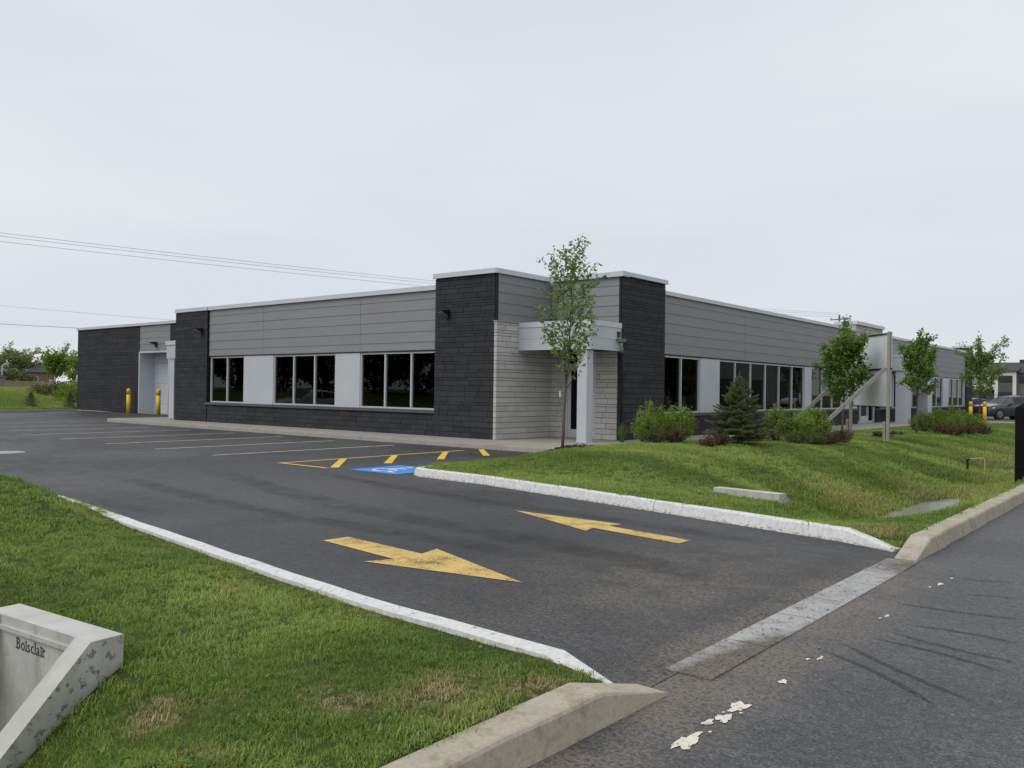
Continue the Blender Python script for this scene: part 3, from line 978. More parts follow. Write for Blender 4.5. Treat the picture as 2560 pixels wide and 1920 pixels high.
def window(F, s0, s1, z0, z1, mull, d=-0.03, blind=None, base=None):
    """frame at depth d (front face) with panes; mull = list of s"""
    fr = MB(); t = 0.055; dp = 0.11
    fr.fbox(F, s0, s1, d - dp, d, z0, z0 + t); fr.fbox(F, s0, s1, d - dp, d, z1 - t, z1)
    fr.fbox(F, s0, s0 + t, d - dp, d - 0.002, z0 + t, z1 - t); fr.fbox(F, s1 - t, s1, d - dp, d - 0.002, z0 + t, z1 - t)
    for m in mull: fr.fbox(F, m - 0.033, m + 0.033, d - dp, d - 0.001, z0 + t, z1 - t)
    w = fr.build('window', 'frame', BR)
    ed = [s0 + t] + list(mull) + [s1 - t]
    for i in range(len(ed) - 1):
        a = ed[i] + (0.033 if i else 0); b = ed[i + 1] - (0.033 if i < len(ed) - 2 else 0)
        MB().fbox(F, a - 0.01, b + 0.01, d - 0.075, d - 0.063, z0 + t - 0.01, z1 - t + 0.01).build('pane', 'glass', w)
        if blind and (blind is True or i in blind):
            MB().fbox(F, a + 0.01, b - 0.01, d - 0.16, d - 0.15, z0 + (z1 - z0) * 0.62, z1 - t).build('blind', 'blind', w)
    return w

def sills(F, s0, s1, z0, z1, d):
    n = max(1, round((s1 - s0) / 0.95)); st = (s1 - s0) / n
    for i in range(n):
        MB().fbox(F, s0 + i * st + 0.003, s0 + (i + 1) * st - 0.003, d - 0.25, d, z0, z1).build('sill', 'sill', BR)

ROWS_L = [2.835, 3.09, 3.43, 3.77, 4.11, 4.45, 4.70]
# ---- left facade between pier and corner tower
core = MB()
core.fbox(FL, -31.7, -18.62, -0.30, 0.028, 0.02, 0.835)
core.fbox(FL, -31.7, -18.62, -0.30, -0.04, 2.80, 4.72)
core.fbox(FL, -34.18, -31.72, -3.3, 0.058, 0.02, 4.70)
core.build('wall', 'mortar_dark', BR)
brick_wall(FL, -31.7, -18.62, FLR, 0.835, 0.05, 0.03, 'dark', BR, False, 21)
brick_wall(FL, -34.2, -31.7, FLR, 4.70, 0.08, 0.03, 'dark', BR, False, 22)
sills(FL, -31.8, -18.62, 0.838, 0.93, 0.11)
for a, b in ((-31.66, -27.9), (-27.9, -22.28), (-22.28, -18.64)):
    planks(FL, a, b, ROWS_L, -0.005)
MB().fbox(FL, -31.69, -18.64, -0.1, 0.012, 2.795, 2.83).build('head_trim', 'seal', BR)
window(FL, -31.58, -29.17, 0.935, 2.79, [-30.38])
window(FL, -27.24, -23.58, 0.935, 2.79, [-26.01, -24.78])
window(FL, -22.28, -18.63, 0.935, 2.79, [-21.05, -19.81])
for a, b in ((-29.165, -27.245), (-23.575, -22.285)):
    MB().fbox(FL, a, b, -0.12, -0.006, 0.932, 2.793).build('infill_panel', 'metal', BR)
cap_run(FL, -34.22, -31.7, -0.3, 0.11, 4.70, 4.85, 2.5)
cap_run(FL, -31.7, -18.63, -0.3, 0.07, 4.70, 4.85)

# ---- corner tower one
t1 = MB().box(-18.62, -16.22, 18.93, 21.8, 0.02, 5.03)
t1 = t1.build('wall', 'mortar_dark', BR)
FT = ((0, 18.9), (1, 0), (0, -1))
brick_wall(FT, -18.64, -16.2, FLR, 5.03, 0.0, 0.035, 'dark', t1, True, 31)
cap_run(FT, -18.70, -16.12, -0.3, 0.06, 5.032, 5.18, 1.3)
ROWS_S = [3.645, 3.86, 4.18, 4.49, 4.77, 5.03]
planks(((-16.17, 0), (0, 1), (1, 0)), 19.03, 21.64, ROWS_S, 0.0)
MB().box(-16.215, -16.165, 18.935, 19.025, 3.645, 5.03).build('corner_trim', 'seal', BR)
cap_run(FS, 18.845, 21.53, -0.3, 0.0, 5.034, 5.181, 1.4)
wv_ = MB().box(-16.215, -16.112, 18.912, 21.61, 0.02, 3.60).build('entrance_wall', 'mortar_pale', BR)
brick_wall(FS, 18.895, 21.63, FLR, 3.60, 0.0, 0.10, 'pale', wv_, True, 41)
MB().box(-16.22, -16.075, 18.885, 19.93, 3.603, 3.642).build('coping', 'galv', BR)

# ---- notch back wall
bw = MB().box(-16.1, -15.58, 21.62, 21.95, 0.02, 2.82).box(-14.44, -13.66, 21.62, 21.95, 0.02, 2.82).build('entrance_wall', 'mortar_pale', BR)
brick_wall(FB, -16.108, -15.58, FLR, 2.81, 0.0, 0.035, 'pale', bw, True, 42)
brick_wall(FB, -14.44, -13.645, FLR, 2.81, 0.0, 0.035, 'pale', bw, True, 43)
planks(FB, -16.14, -13.60, ROWS_S, -0.02)
MB().box(-16.2, -13.6, 21.66, 21.95, 2.82, 5.03).build('wall', 'mortar_dark', BR)
cap_run(FB, -16.098, -13.44, -0.3, 0.07, 5.033, 5.18, 1.35)

# ---- entrance door with transom
dr = MB()
dr.fbox(FB, -15.575, -15.50, -0.14, -0.04, FLR, 2.81); dr.fbox(FB, -14.515, -14.445, -0.14, -0.04, FLR, 2.81)
dr.fbox(FB, -15.50, -14.515, -0.14, -0.042, 2.36, 2.43); dr.fbox(FB, -15.50, -14.515, -0.14, -0.042, 2.75, 2.81)
drf = dr.build('door_frame', 'frame', BR)
MB().fbox(FB, -15.50, -14.515, -0.11, -0.10, 2.43, 2.75).build('pane', 'glass', drf)
dl = MB()
for a, b, c, d_ in ((-15.495, -15.385, FLR + 0.01, 2.35), (-14.63, -14.52, FLR + 0.01, 2.35)): dl.fbox(FB, a, b, -0.115, -0.07, c, d_)
dl.fbox(FB, -15.385, -14.63, -0.114, -0.071, FLR + 0.01, FLR + 0.27); dl.fbox(FB, -15.385, -14.63, -0.114, -0.071, 2.24, 2.35)
dlo = dl.build('door', 'frame', BR)
MB().fbox(FB, -15.39, -14.625, -0.097, -0.087, FLR + 0.265, 2.245).build('pane', 'glass', dlo)
MB().fbox(FB, -15.345, -15.20, -0.086, -0.083, 0.36, 0.40).build('sticker', simple('red_sticker', (0.5, 0.02, 0.02)), dlo)
MB().tube([(-14.70, 21.62, 0.95), (-14.70, 21.58, 0.98), (-14.70, 21.58, 1.30), (-14.70, 21.62, 1.33)], 0.014).build('handle', 'galv', dlo)

# ---- tower two
t2 = MB().box(-13.95, -13.535, 21.64, 24.18, 0.02, 5.06).build('wall', 'mortar_dark', BR)
F2 = ((-13.5, 0), (0, 1), (1, 0))
brick_wall(F2, 21.61, 24.2, FLR, 5.06, 0.0, 0.035, 'dark', t2, True, 32, prob=0.62)
brick_wall(FB, -13.64, -13.505, FLR, 3.0, 0.0, 0.035, 'dark', t2, False, 33)
MB().box(-13.598, -13.54, 21.575, 21.64, 3.0, 5.03).build('corner_trim', 'seal', BR)
cap_run(F2, 21.531, 24.27, -0.3, 0.06, 5.062, 5.19, 1.35)

# ---- square canopy over the entrance, its outer corner on a column
CX, CY = -13.50, 19.93
def canopy_band(name, z0, z1, e, mat, parent):
    mb = MB().box(-16.1, CX + e, CY - e, CY + 0.10, z0, z1)
    mb.box(CX - 0.10, CX + e, CY + 0.1005, 21.57, z0, z1)
    return mb.build(name, mat, parent)
can = canopy_band('canopy', 2.815, 3.125, 0.0, 'metal', BR)
canopy_band('fascia_band', 3.131, 3.475, -0.003, 'metal', can)
canopy_band('canopy_cap', 3.478, 3.63, 0.018, 'cap', can)
canopy_band('drip_edge', 2.795, 2.813, 0.012, 'cap', can)
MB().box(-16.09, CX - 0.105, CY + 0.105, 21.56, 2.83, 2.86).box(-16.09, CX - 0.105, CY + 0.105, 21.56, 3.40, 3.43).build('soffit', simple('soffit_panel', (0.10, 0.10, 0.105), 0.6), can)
bevel(MB().box(-13.97, -13.64, 19.98, 20.31, 0.12, 2.794).build('column', 'metal', BR), 0.006, 2)
MB().box(-13.975, -13.635, 19.975, 20.315, 0.12, 0.16).build('column_base', 'cap', BR)
# scupper, conductor head and downpipe
dp_ = MB().tube([(-13.41, 21.42, 3.08), (-13.41, 21.42, 2.98), (-13.415, 21.45, 2.86), (-13.44, 21.50, 2.76), (-13.445, 21.53, 2.6), (-13.445, 21.53, 0.2)], 0.045, 10).build('downpipe', 'black', BR, True)
MB().hexa([(-13.49, 21.32, 3.06), (-13.32, 21.32, 3.06), (-13.32, 21.52, 3.06), (-13.49, 21.52, 3.06), (-13.495, 21.28, 3.16), (-13.28, 21.28, 3.16), (-13.28, 21.55, 3.16), (-13.495, 21.55, 3.16)]).build('conductor_head', 'galv', dp_)
MB().box(-13.498, -13.46, 21.34, 21.48, 3.20, 3.37).build('scupper', 'black', dp_)
MB().tube([(-13.41, 21.42, 3.07), (-13.41, 21.42, 2.97), (-13.415, 21.45, 2.85), (-13.44, 21.50, 2.77)], 0.05, 10).build('elbow', 'galv', dp_, True)

# ---- right facade, first run
ROWS_R = [2.835, 3.17, 3.51, 3.84, 4.17, 4.50, 4.735]
core = MB()
core.fbox(FR, 24.18, 44.0, -0.30, 0.028, 0.02, 0.80)
core.fbox(FR, 24.18, 48.0, -0.30, -0.05, 2.80, 4.74)
core.fbox(FR, 41.76, 44.0, -0.30, -0.05, 0.8, 2.80)
core.build('wall', 'mortar_dark', BR)
brick_wall(FR, 24.2, 44.0, FLR - 0.1, 0.80, 0.05, 0.03, 'dark', BR, False, 51)
sills(FR, 24.2, 44.0, 0.803, 0.895, 0.10)
for a, b in ((24.2, 30.5), (30.5, 36.87), (36.87, 43.5)):
    planks(FR, a, b, ROWS_R, -0.005)
MB().fbox(FR, 24.2, 44.0, -0.1, 0.012, 2.795, 2.83).build('head_trim', 'seal', BR)
window(FR, 24.22, 26.9, 0.90, 2.79, [25.56])
window(FR, 28.4, 36.76, 0.90, 2.79, [29.77, 31.16, 32.57, 33.97, 35.38])
window(FR, 37.6, 41.75, 0.90, 2.79, [39.0, 40.38], blind=[1, 2])
for a, b in ((26.905, 28.395), (36.765, 37.595), (41.755, 43.98)):
    MB().fbox(FR, a, b, -0.12, -0.006, 0.90, 2.793).build('infill_panel', 'metal', BR)
cap_run(FR, 24.2, 43.4, -0.3, 0.07, 4.738, 4.87)
# ---- far entrance: pale brick tower, glazed door, canopy on two columns
wt = MB().box(-14.6, -13.585, 43.5, 48.0, 3.0, 5.10).build('tower_wall', 'mortar_pale', BR)
brick_wall(((-13.55, 0), (0, 1), (1, 0)), 43.46, 48.02, 3.8, 5.10, 0.0, 0.035, 'pale', wt, False, 61)
brick_wall(((0, 43.47), (1, 0), (0, -1)), -14.6, -13.56, 4.3, 5.10, 0.0, 0.035, 'pale', wt, False, 62)
cap_run(FR, 43.4, 48.1, -1.0, 0.13, 5.10, 5.27, 2.3)
MB().fbox(FR, 43.5, 48.0, -0.1, -0.01, 2.85, 3.78).build('infill_panel', 'metal', BR)
sd = MB()
for s_ in (44.02, 44.72, 45.97, 47.03): sd.fbox(FR, s_ - 0.04, s_ + 0.04, -0.2, -0.06, 0.13, 2.8)
sd.fbox(FR, 43.98, 47.07, -0.2, -0.061, 2.74, 2.82); sd.fbox(FR, 43.98, 47.07, -0.2, -0.062, 0.13, 0.24); sd.fbox(FR, 44.76, 45.93, -0.2, -0.062, 0.24, 0.5)
sdo = sd.build('door', 'frame', BR)
for a, b in ((44.05, 44.69), (44.75, 45.94), (46.0, 47.0)):
    MB().fbox(FR, a, b, -0.15, -0.14, 0.2, 2.76).build('pane', 'glass', sdo)
core = MB(); core.fbox(FR, 47.08, 70.0, -0.30, 0.0, 0.02, 0.78); core.fbox(FR, 48.0, 68.5, -0.30, -0.05, 2.8, 4.74); core.fbox(FR, 48.0, 50.45, -0.3, -0.05, .78, 2.8); core.fbox(FR, 68.5, 70.4, -0.9, 0.05, 0.02, 5.1)
core.build('wall', 'mortar_dark', BR)
brick_wall(FR, 47.08, 68.5, FLR - 0.1, 0.78, 0.03, 0.03, 'dark', BR, False, 52)
brick_wall(FR, 68.5, 70.42, FLR - 0.1, 5.1, 0.085, 0.03, 'dark', BR, False, 53)
cap_run(FR, 68.4, 70.5, -0.9, 0.16, 5.10, 5.25, 2.0)
sills(FR, 47.08, 68.5, 0.78, 0.86, 0.08)
for a, b in ((48.0, 54.2), (54.2, 61.17), (61.17, 68.48)):
    planks(FR, a, b, ROWS_R, -0.005)
cap_run(FR, 48.1, 68.4, -0.3, 0.07, 4.738, 4.87)
window(FR, 50.45, 52.75, 0.86, 2.79, [51.82], blind=True)
window(FR, 54.3, 61.82, 0.86, 2.79, [55.75, 57.17, 58.7, 60.27], blind=True)
window(FR, 63.47, 68.08, 0.86, 2.79, [64.83, 66.5], blind=True)
for a, b in ((48.0, 50.44), (52.76, 54.29), (61.83, 63.46), (68.09, 68.48)):
    MB().fbox(FR, a, b, -0.12, -0.006, 0.86, 2.793).build('infill_panel', 'metal', BR)
fc = MB().fbox(FR, 48.3, 54.2, 0.0, 1.2, 2.92, 3.62).build('canopy', 'metal', BR)
MB().fbox(FR, 48.28, 54.22, 0.0, 1.22, 3.625, 3.77).build('canopy_cap', 'cap', fc)
for a in (48.4, 53.0):
    MB().fbox(FR, a, a + 1.05, 0.62, 1.14, 0.12, 2.915).build('column', 'metal', BR)

# ---- garage wing
core = MB()
core.fbox(FG, -51.28, -44.0, -0.4, -0.032, 0.02, 4.75); core.fbox(FG, -40.8, -34.2, -0.4, -0.032, 0.02, 4.75); core.fbox(FG, -44.0, -40.8, -0.4, -0.06, 3.36, 4.75)
core.box(-51.28, -50.9, 22.34, 40, 0.02, 4.75)
core.build('wall', 'mortar_dark', BR)
brick_wall(FG, -51.3, -43.98, FLR, 4.75, 0.0, 0.03, 'dark', BR, False, 71)
brick_wall(FG, -40.84, -34.2, FLR, 4.75, 0.0, 0.03, 'dark', BR, False, 72)
planks(FG, -43.97, -40.85, [3.42, 3.75, 4.08, 4.41, 4.75], -0.03)
cap_run(FG, -51.36, -34.2, -0.4, 0.06, 4.752, 4.89, 4.2)
gf = MB(); gf.fbox(FG, -43.98, -43.88, -0.8, 0.02, 0.1, 3.36); gf.fbox(FG, -40.95, -40.85, -0.8, 0.02, 0.1, 3.36); gf.fbox(FG, -43.88, -40.95, -0.8, 0.021, 3.30, 3.40)
gfo = gf.build('garage_door_frame', 'metal', BR)
for i in range(6):
    MB().fbox(FG, -43.88, -40.95, -0.83, -0.79, 0.12 + i * 0.53, 0.12 + (i + 1) * 0.53 - 0.008).build('garage_door_panel', 'metal', gfo)
MB().fbox(FG, -43.98, -40.85, -0.8, 0.03, 0.0, 0.115).build('threshold', 'walk', BR)
# side door canopy beside the pier
sc = MB().box(-36.46, -34.22, 19.76, 22.25, 2.81, 3.42).build('side_canopy', 'metal', BR)
MB().box(-36.50, -34.22, 19.72, 22.25, 3.425, 3.61).build('canopy_cap', 'cap', sc)
MB().box(-36.28, -35.86, 19.80, 20.22, 0.12, 2.81).build('column', 'metal', BR)

# ---- wall lamps
def wall_lamp(x, y, z, name='wall_lamp'):
    mb = MB().box(x - 0.08, x + 0.08, y - 0.06, y - 0.001, z - 0.16, z + 0.04)
    mb.hexa([(x - 0.10, y - 0.34, z + 0.03), (x + 0.10, y - 0.34, z + 0.03), (x + 0.10, y - 0.06, z - 0.08), (x - 0.10, y - 0.06, z - 0.08),
             (x - 0.10, y - 0.35, z + 0.07), (x + 0.10, y - 0.35, z + 0.07), (x + 0.10, y - 0.02, z + 0.12), (x - 0.10, y - 0.02, z + 0.12)])
    o = mb.build('wall_lamp', 'black', BR)
    MB().hexa([(x - 0.09, y - 0.33, z + 0.012), (x + 0.09, y - 0.33, z + 0.012), (x + 0.09, y - 0.08, z - 0.085), (x - 0.09, y - 0.08, z - 0.085),
               (x - 0.09, y - 0.33, z + 0.026), (x + 0.09, y - 0.33, z + 0.026), (x + 0.09, y - 0.08, z - 0.07), (x - 0.09, y - 0.08, z - 0.07)]).build('lamp_lens', 'galv', o)
wall_lamp(-18.1, 18.9, 3.93); wall_lamp(-32.1, 18.92, 3.88); wall_lamp(-42.2, 22.3, 3.75)

# ---- roof, floor and inner partitions (closed dark rooms behind the tinted glass)
MB().box(-51.0, -13.9, 22.6, 70, 4.45, 4.6).box(-34.1, -18.65, 19.31, 22.6, 4.45, 4.6).box(-18.6, -13.96, 22.0, 22.6, 4.45, 4.6).build('roof', 'galv', BR)
MB().box(-34.1, -18.7, 19.32, 25.2, 0.03, 0.1).box(-18.4, -13.92, 22.0, 70, 0.03, 0.1).build('floor', 'inside', BR)
MB().box(-34.1, -18.6, 25.2, 25.4, 0.1, 4.45).box(-34.15, -34.05, 19.4, 25.2, 0.1, 4.45).box(-18.6, -18.4, 22.0, 70, 0.1, 4.45).box(-18.4, -13.95, 70, 70.2, 0.1, 4.45).box(-18.62, -18.4, 21.9, 25.3, .1, 4.45).box(-18.5, -16.2, 21.85, 22.0, .1, 4.45).build('interior_wall', 'inside', BR)
MB().box(-51.2, -18.6, 39.8, 40.0, 0.02, 4.74).build('wall', 'mortar_dark', BR)
MB().box(-18.6, -18.45, 40, 70, 0.02, 4.74).build('wall', 'mortar_dark', BR)

# ================================================================== bollards
def bollard(x, y, z, h, label, group):
    r = empty('bollard', (x, y, z), label, 'bollard', group)
    MB().lathe((x, y, z), [(0.105, 0.0), (0.105, h * 0.76)], 18).build('sleeve', 'bollard', r, True)
    MB().lathe((x, y, z), [(0.107, h * 0.757), (0.107, h * 0.772)], 18).build('band', 'bollard_seam', r)
    MB().lathe((x, y, z), [(0.106, h * 0.77), (0.106, h * 0.93), (0.10, h * 0.965), (0.07, h * 0.99), (0.02, h)], 18).build('cap', 'bollard', r, True)
bollard(-44.35, 21.95, 0.09, 1.32, 'yellow bollard on the dark brick side of the garage door', 'yellow bollards flanking the garage door')
bollard(-40.95, 21.80, 0.085, 1.32, 'yellow bollard on the side of the garage door next to the small canopy', 'yellow bollards flanking the garage door')
bollard(-11.15, 57.75, 0.05, 1.22, 'yellow bollard right next to the dark brick far end of the building', 'yellow bollards at the far parking lot')
bollard(-10.42, 57.9, 0.05, 1.22, 'yellow bollard in front of the parked blue car and dark suv', 'yellow bollards at the far parking lot')

# ================================================================== culvert headwalls
def headwall(name, loc, rz, label, text):
    """local: a = +x along the wall from one end, b = -y is the ditch side"""
    r = empty(name, loc, label, 'headwall', 'culvert headwalls on the two sides of the driveway', rz)
    Lw, th, wt_ = 1.14, 0.19, 0.155
    MB().box(-Lw, 0, -th, 0, -1.1, 0).build('back_wall', 'headwall', r, local=True)
    MB().box(-Lw + wt_, -wt_, -th - 0.016, -th - 0.0005, -0.085, -0.058).build('lip', 'headwall', r, local=True)
    for a0, a1 in ((-wt_, -0.0005), (-Lw + 0.0005, -Lw + wt_)):
        mb = MB()
        prof = [(-th, -0.0005), (-th - 0.012, -0.012), (-th - 1.0, -1.03), (-th - 1.12, -1.06), (-th - 1.12, -1.2), (-th, -1.2)]
        n = len(prof); b0 = len(mb.v)
        mb.v += [(a0, y, z) for y, z in prof] + [(a1, y, z) for y, z in prof]
        mb.f.append(tuple(range(n))); mb.f.append(tuple(range(2 * n - 1, n - 1, -1)))
        for i in range(n):
            j = (i + 1) % n; mb.f.append((i, i + n, j + n, j))
        mb.build('wing_wall', 'headwall', r, local=True)
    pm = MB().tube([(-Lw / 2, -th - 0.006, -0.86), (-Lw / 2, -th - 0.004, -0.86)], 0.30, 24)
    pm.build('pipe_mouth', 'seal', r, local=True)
    if text:
        ink = simple('stencil_ink', (0.03, 0.032, 0.04), 0.8)
        lt = MB(); cx_ = 0.0; hgt = 0.098
        for ch in text:
            cu = bpy.data.curves.new('glyph', 'FONT'); cu.body = ch; cu.size = hgt
            tmp = bpy.data.objects.new('glyph', cu); COL.objects.link(tmp)
            me = bpy.data.meshes.new_from_object(tmp.evaluated_get(bpy.context.evaluated_depsgraph_get()))
            bpy.data.objects.remove(tmp)
            xs0 = [v.co.x for v in me.vertices]; lo, hi = min(xs0), max(xs0)
            k = 0.86; base = len(lt.v)
            lt.v += [(cx_ + (v.co.x - lo) * k, v.co.y, 0.0) for v in me.vertices]
            lt.f += [tuple(base + i for i in p.vertices) for p in me.polygons]
            w_ = (hi - lo) * k; st = 0.011; e = 0.009; t_ = 0.006
            tops = max(v.co.y for v in me.vertices)
            if ch in 'Bilr':                       # slab serifs on the stems
                lt.quad((cx_ - e, 0, 0.0004), (cx_ + st + e, 0, 0.0004), (cx_ + st + e, t_, 0.0004), (cx_ - e, t_, 0.0004))
                yt = tops if ch in 'Bl' else hgt * 0.53
                lt.quad((cx_ - e, yt - t_, 0.0004), (cx_ + st * 0.6, yt - t_, 0.0004), (cx_ + st * 0.6, yt, 0.0004), (cx_ - e, yt, 0.0004))
            cx_ += w_ + 0.0125
        t = lt.build('lettering', ink, r, local=True)
        t.rotation_euler = (R(90), 0, 0); t.location = (-Lw + 0.355, -th - 0.003, -0.172)
    return r
headwall('culvert_headwall', (-4.70, 2.32, 0.20), R(5.7), 'pale concrete culvert headwall lettered Boisclair in the grass ditch', 'Boisclair')
headwall('culvert_headwall', (-6.10, 12.55, 0.085), R(180 - 6), 'grey concrete culvert headwall half buried in the grass above the ditch water', '')

# black cabinet on the verge, standpipe
cab = empty('utility_cabinet', (-3.05, 20.9, 0.0), 'tall black utility cabinet standing on the grass verge by the road kerb', 'cabinet')
M['cabinet'] = simple('matt_black', (0.004, 0.004, 0.0045), 0.85, spec=0.2)
bevel(MB().box(-3.14, -2.60, 20.6, 21.2, -0.35, 1.36).build('body', 'cabinet', cab), 0.02, 2)
MB().hexa([(-3.14, 20.6, 1.361), (-2.60, 20.6, 1.361), (-2.60, 21.2, 1.361), (-3.14, 21.2, 1.361), (-2.98, 20.7, 1.47), (-2.64, 20.7, 1.49), (-2.64, 21.1, 1.49), (-2.98, 21.1, 1.47)]).build('lid', 'cabinet', cab)
MB().box(-3.1, -2.64, 20.585, 20.599, 0.1, 1.2).build('door', 'cabinet', cab)
sp = empty('standpipe', (-4.95, 25.3, float(h_right(-4.95, 25.3))), 'small black standpipe with a bent yellow pipe in the ditch bank', 'standpipe')
zz = float(h_right(-4.95, 25.3))
MB().lathe((-4.95, 25.3, zz), [(0.03, -0.05), (0.03, 0.30), (0.06, 0.31), (0.06, 0.34)], 10).build('post', 'black', sp)
MB().tube([(-4.9, 25.35, zz + 0.33), (-4.62, 25.5, zz + 0.36), (-4.58, 25.52, zz + 0.33), (-4.58, 25.52, zz - 0.1)], 0.015, 8).build('bent_pipe', simple('yellow_pipe', (0.45, 0.40, 0.16), 0.6), sp)

# ================================================================== timber sign (seen from its braced back)
A = Vector((-7.62, 27.6)); B = Vector((-9.42, 29.75))
du = (B - A).normalized(); nb = Vector((-0.767, -0.641))
sg = empty('timber_sign', (A.x, A.y, 0), 'two grey sign boards on weathered timber posts with diagonal braces', 'sign')
def obox(c0, c1, w, z0, z1, mb, off=0.0):
    d = (c1 - c0).normalized(); n = Vector((-d.y, d.x)) * w / 2
    o = nb * off
    q = [c0 - n + o, c1 - n + o, c1 + n + o, c0 + n + o]
    return mb.hexa([(p.x, p.y, z0) for p in q] + [(p.x, p.y, z1) for p in q])
za = float(h_right(A.x, A.y)); zb_ = float(h_right(B.x, B.y))
for P, zf, zt in ((A, za, 3.56), (B, zb_, 3.5)):
    MB().hexa([(P.x + sx * 0.044, P.y + sy * 0.044, zf - 0.3) for sx, sy in ((-1, -1), (1, -1), (1, 1), (-1, 1))] + [(P.x + 0.02 + sx * 0.044, P.y + sy * 0.044, zt) for sx, sy in ((-1, -1), (1, -1), (1, 1), (-1, 1))]).build('post', 'wood', sg)
    MB().box(P.x - 0.13, P.x - 0.06, P.y - 0.06, P.y + 0.05, zf - 0.2, zf + 0.62).build('stub_post', 'wood', sg)
    F_ = P + nb * 2.55
    zf2 = float(h_right(F_.x, F_.y)) if F_.x > -11.2 else 0.13
    t0 = Vector((P.x, P.y, 2.42)) + Vector((nb.x, nb.y, 0)) * 0.08; t1_ = Vector((F_.x, F_.y, zf2 - 0.05))
    ax = (t1_ - t0).normalized(); sd_ = Vector((-nb.y, nb.x, 0)); up = ax.cross(sd_)
    MB().hexa([tuple(t0 + sd_ * a * 0.04 + up * b * 0.055) for a, b in ((-1, -1), (1, -1), (1, 1), (-1, 1))] + [tuple(t1_ + sd_ * a * 0.04 + up * b * 0.055) for a, b in ((-1, -1), (1, -1), (1, 1), (-1, 1))]).build('brace', 'wood', sg)
E0 = A - du * 0.02; E1 = B + du * 0.12
obox(E0, E1, 0.02, 2.44, 3.50, MB(), -0.10).build('sign_board', 'sign', sg)
obox(E0, E1, 0.02, 1.24, 2.36, MB(), -0.08).build('sign_board', 'sign', sg)
for z0, z1 in ((3.50, 3.535), (2.37, 2.435), (1.20, 1.237)):
    obox(E0, E1, 0.06, z0, z1, MB(), -0.085).build('rail', 'black', sg)

# ================================================================== VEGETATION
def leaf_mat(name, c0, c1, trans=0.35, rough=0.55):
    m, nt, b = nmat(name)
    isl = N(nt, "ShaderNodeNewGeometry").outputs["Random Per Island"]
    c = ramp(nt, isl, [(0.0, c0), (1.0, c1)])
    nt.links.new(c, b.inputs["Base Color"])
    b.inputs["Roughness"].default_value = rough
    b.inputs["Specular IOR Level"].default_value = 0.35
    t = N(nt, "ShaderNodeBsdfTranslucent")
    nt.links.new(mix(nt, 1.0, c, (1.3, 1.35, 0.6), 'MULTIPLY'), t.inputs[0])
    mx = N(nt, "ShaderNodeMixShader"); mx.inputs[0].default_value = trans
    o = nt.nodes["Material Output"]
    nt.links.new(b.outputs[0], mx.inputs[1]); nt.links.new(t.outputs[0], mx.inputs[2])
    nt.links.new(mx.outputs[0], o.inputs[0])
    return m
M['leaf'] = leaf_mat('maple_leaf', (0.12, 0.20, 0.05), (0.25, 0.36, 0.12))
M['leaf_dense'] = leaf_mat('linden_leaf', (0.085, 0.165, 0.028), (0.20, 0.31, 0.065))
M['leaf_far'] = leaf_mat('far_leaf', (0.13, 0.18, 0.06), (0.30, 0.35, 0.15), 0.4)
M['leaf_spring'] = leaf_mat('spring_leaf', (0.12, 0.20, 0.025), (0.25, 0.36, 0.06), 0.4)
M['leaf_dark'] = leaf_mat('dark_leaf', (0.02, 0.035, 0.012), (0.05, 0.075, 0.025), 0.2)
M['leaf_shrub'] = leaf_mat('shrub_leaf', (0.13, 0.21, 0.03), (0.28, 0.38, 0.07), 0.4)
M['leaf_shrub2'] = leaf_mat('far_shrub_leaf', (0.10, 0.17, 0.03), (0.23, 0.31, 0.07), 0.35)
M['leaf_low'] = leaf_mat('low_shrub_leaf', (0.065, 0.09, 0.025), (0.15, 0.17, 0.05), 0.25)
M['leaf_red'] = leaf_mat('barberry_leaf', (0.06, 0.038, 0.024), (0.17, 0.11, 0.06), 0.25)
M['needle'] = leaf_mat('spruce_needle', (0.075, 0.10, 0.038), (0.20, 0.23, 0.10), 0.1, 0.7)
M['blade'] = leaf_mat('ornamental_blade', (0.10, 0.15, 0.06), (0.19, 0.25, 0.11), 0.3)
M['bark'] = simple('bark', (0.115, 0.085, 0.06), 0.9, var=0.35, scale=25)
M['twig'] = simple('twig', (0.06, 0.045, 0.035), 0.9)

def rand_unit(rs, n):
    v = rs.normal(size=(n, 3)); return v / np.linalg.norm(v, axis=1, keepdims=True)

def leaf_mesh(rs, C, size, droop=0.3, aspect=0.62, fold=0.22):
    """C (n,3) leaf base points -> folded rhombus leaves of two quads' worth of triangles"""
    n = len(C)
    d = rand_unit(rs, n); d[:, 2] = d[:, 2] * 0.6 - droop; d /= np.linalg.norm(d, axis=1, keepdims=True)
    w = np.cross(d, rand_unit(rs, n)); w /= np.linalg.norm(w, axis=1, keepdims=True) + 1e-9
    nn = np.cross(d, w)
    s = (size * rs.uniform(0.6, 1.25, n))[:, None]
    p0 = C; p2 = C + d * s
    p1 = C + d * s * 0.45 + w * s * aspect * 0.5 + nn * s * fold
    p3 = C + d * s * 0.45 - w * s * aspect * 0.5 + nn * s * fold
    V = np.stack([p0, p1, p2, p3], 1).reshape(-1, 3)
    i = np.arange(n) * 4
    F_ = np.concatenate([np.stack([i, i + 1, i + 2], 1), np.stack([i, i + 2, i + 3], 1)])
    return V, F_

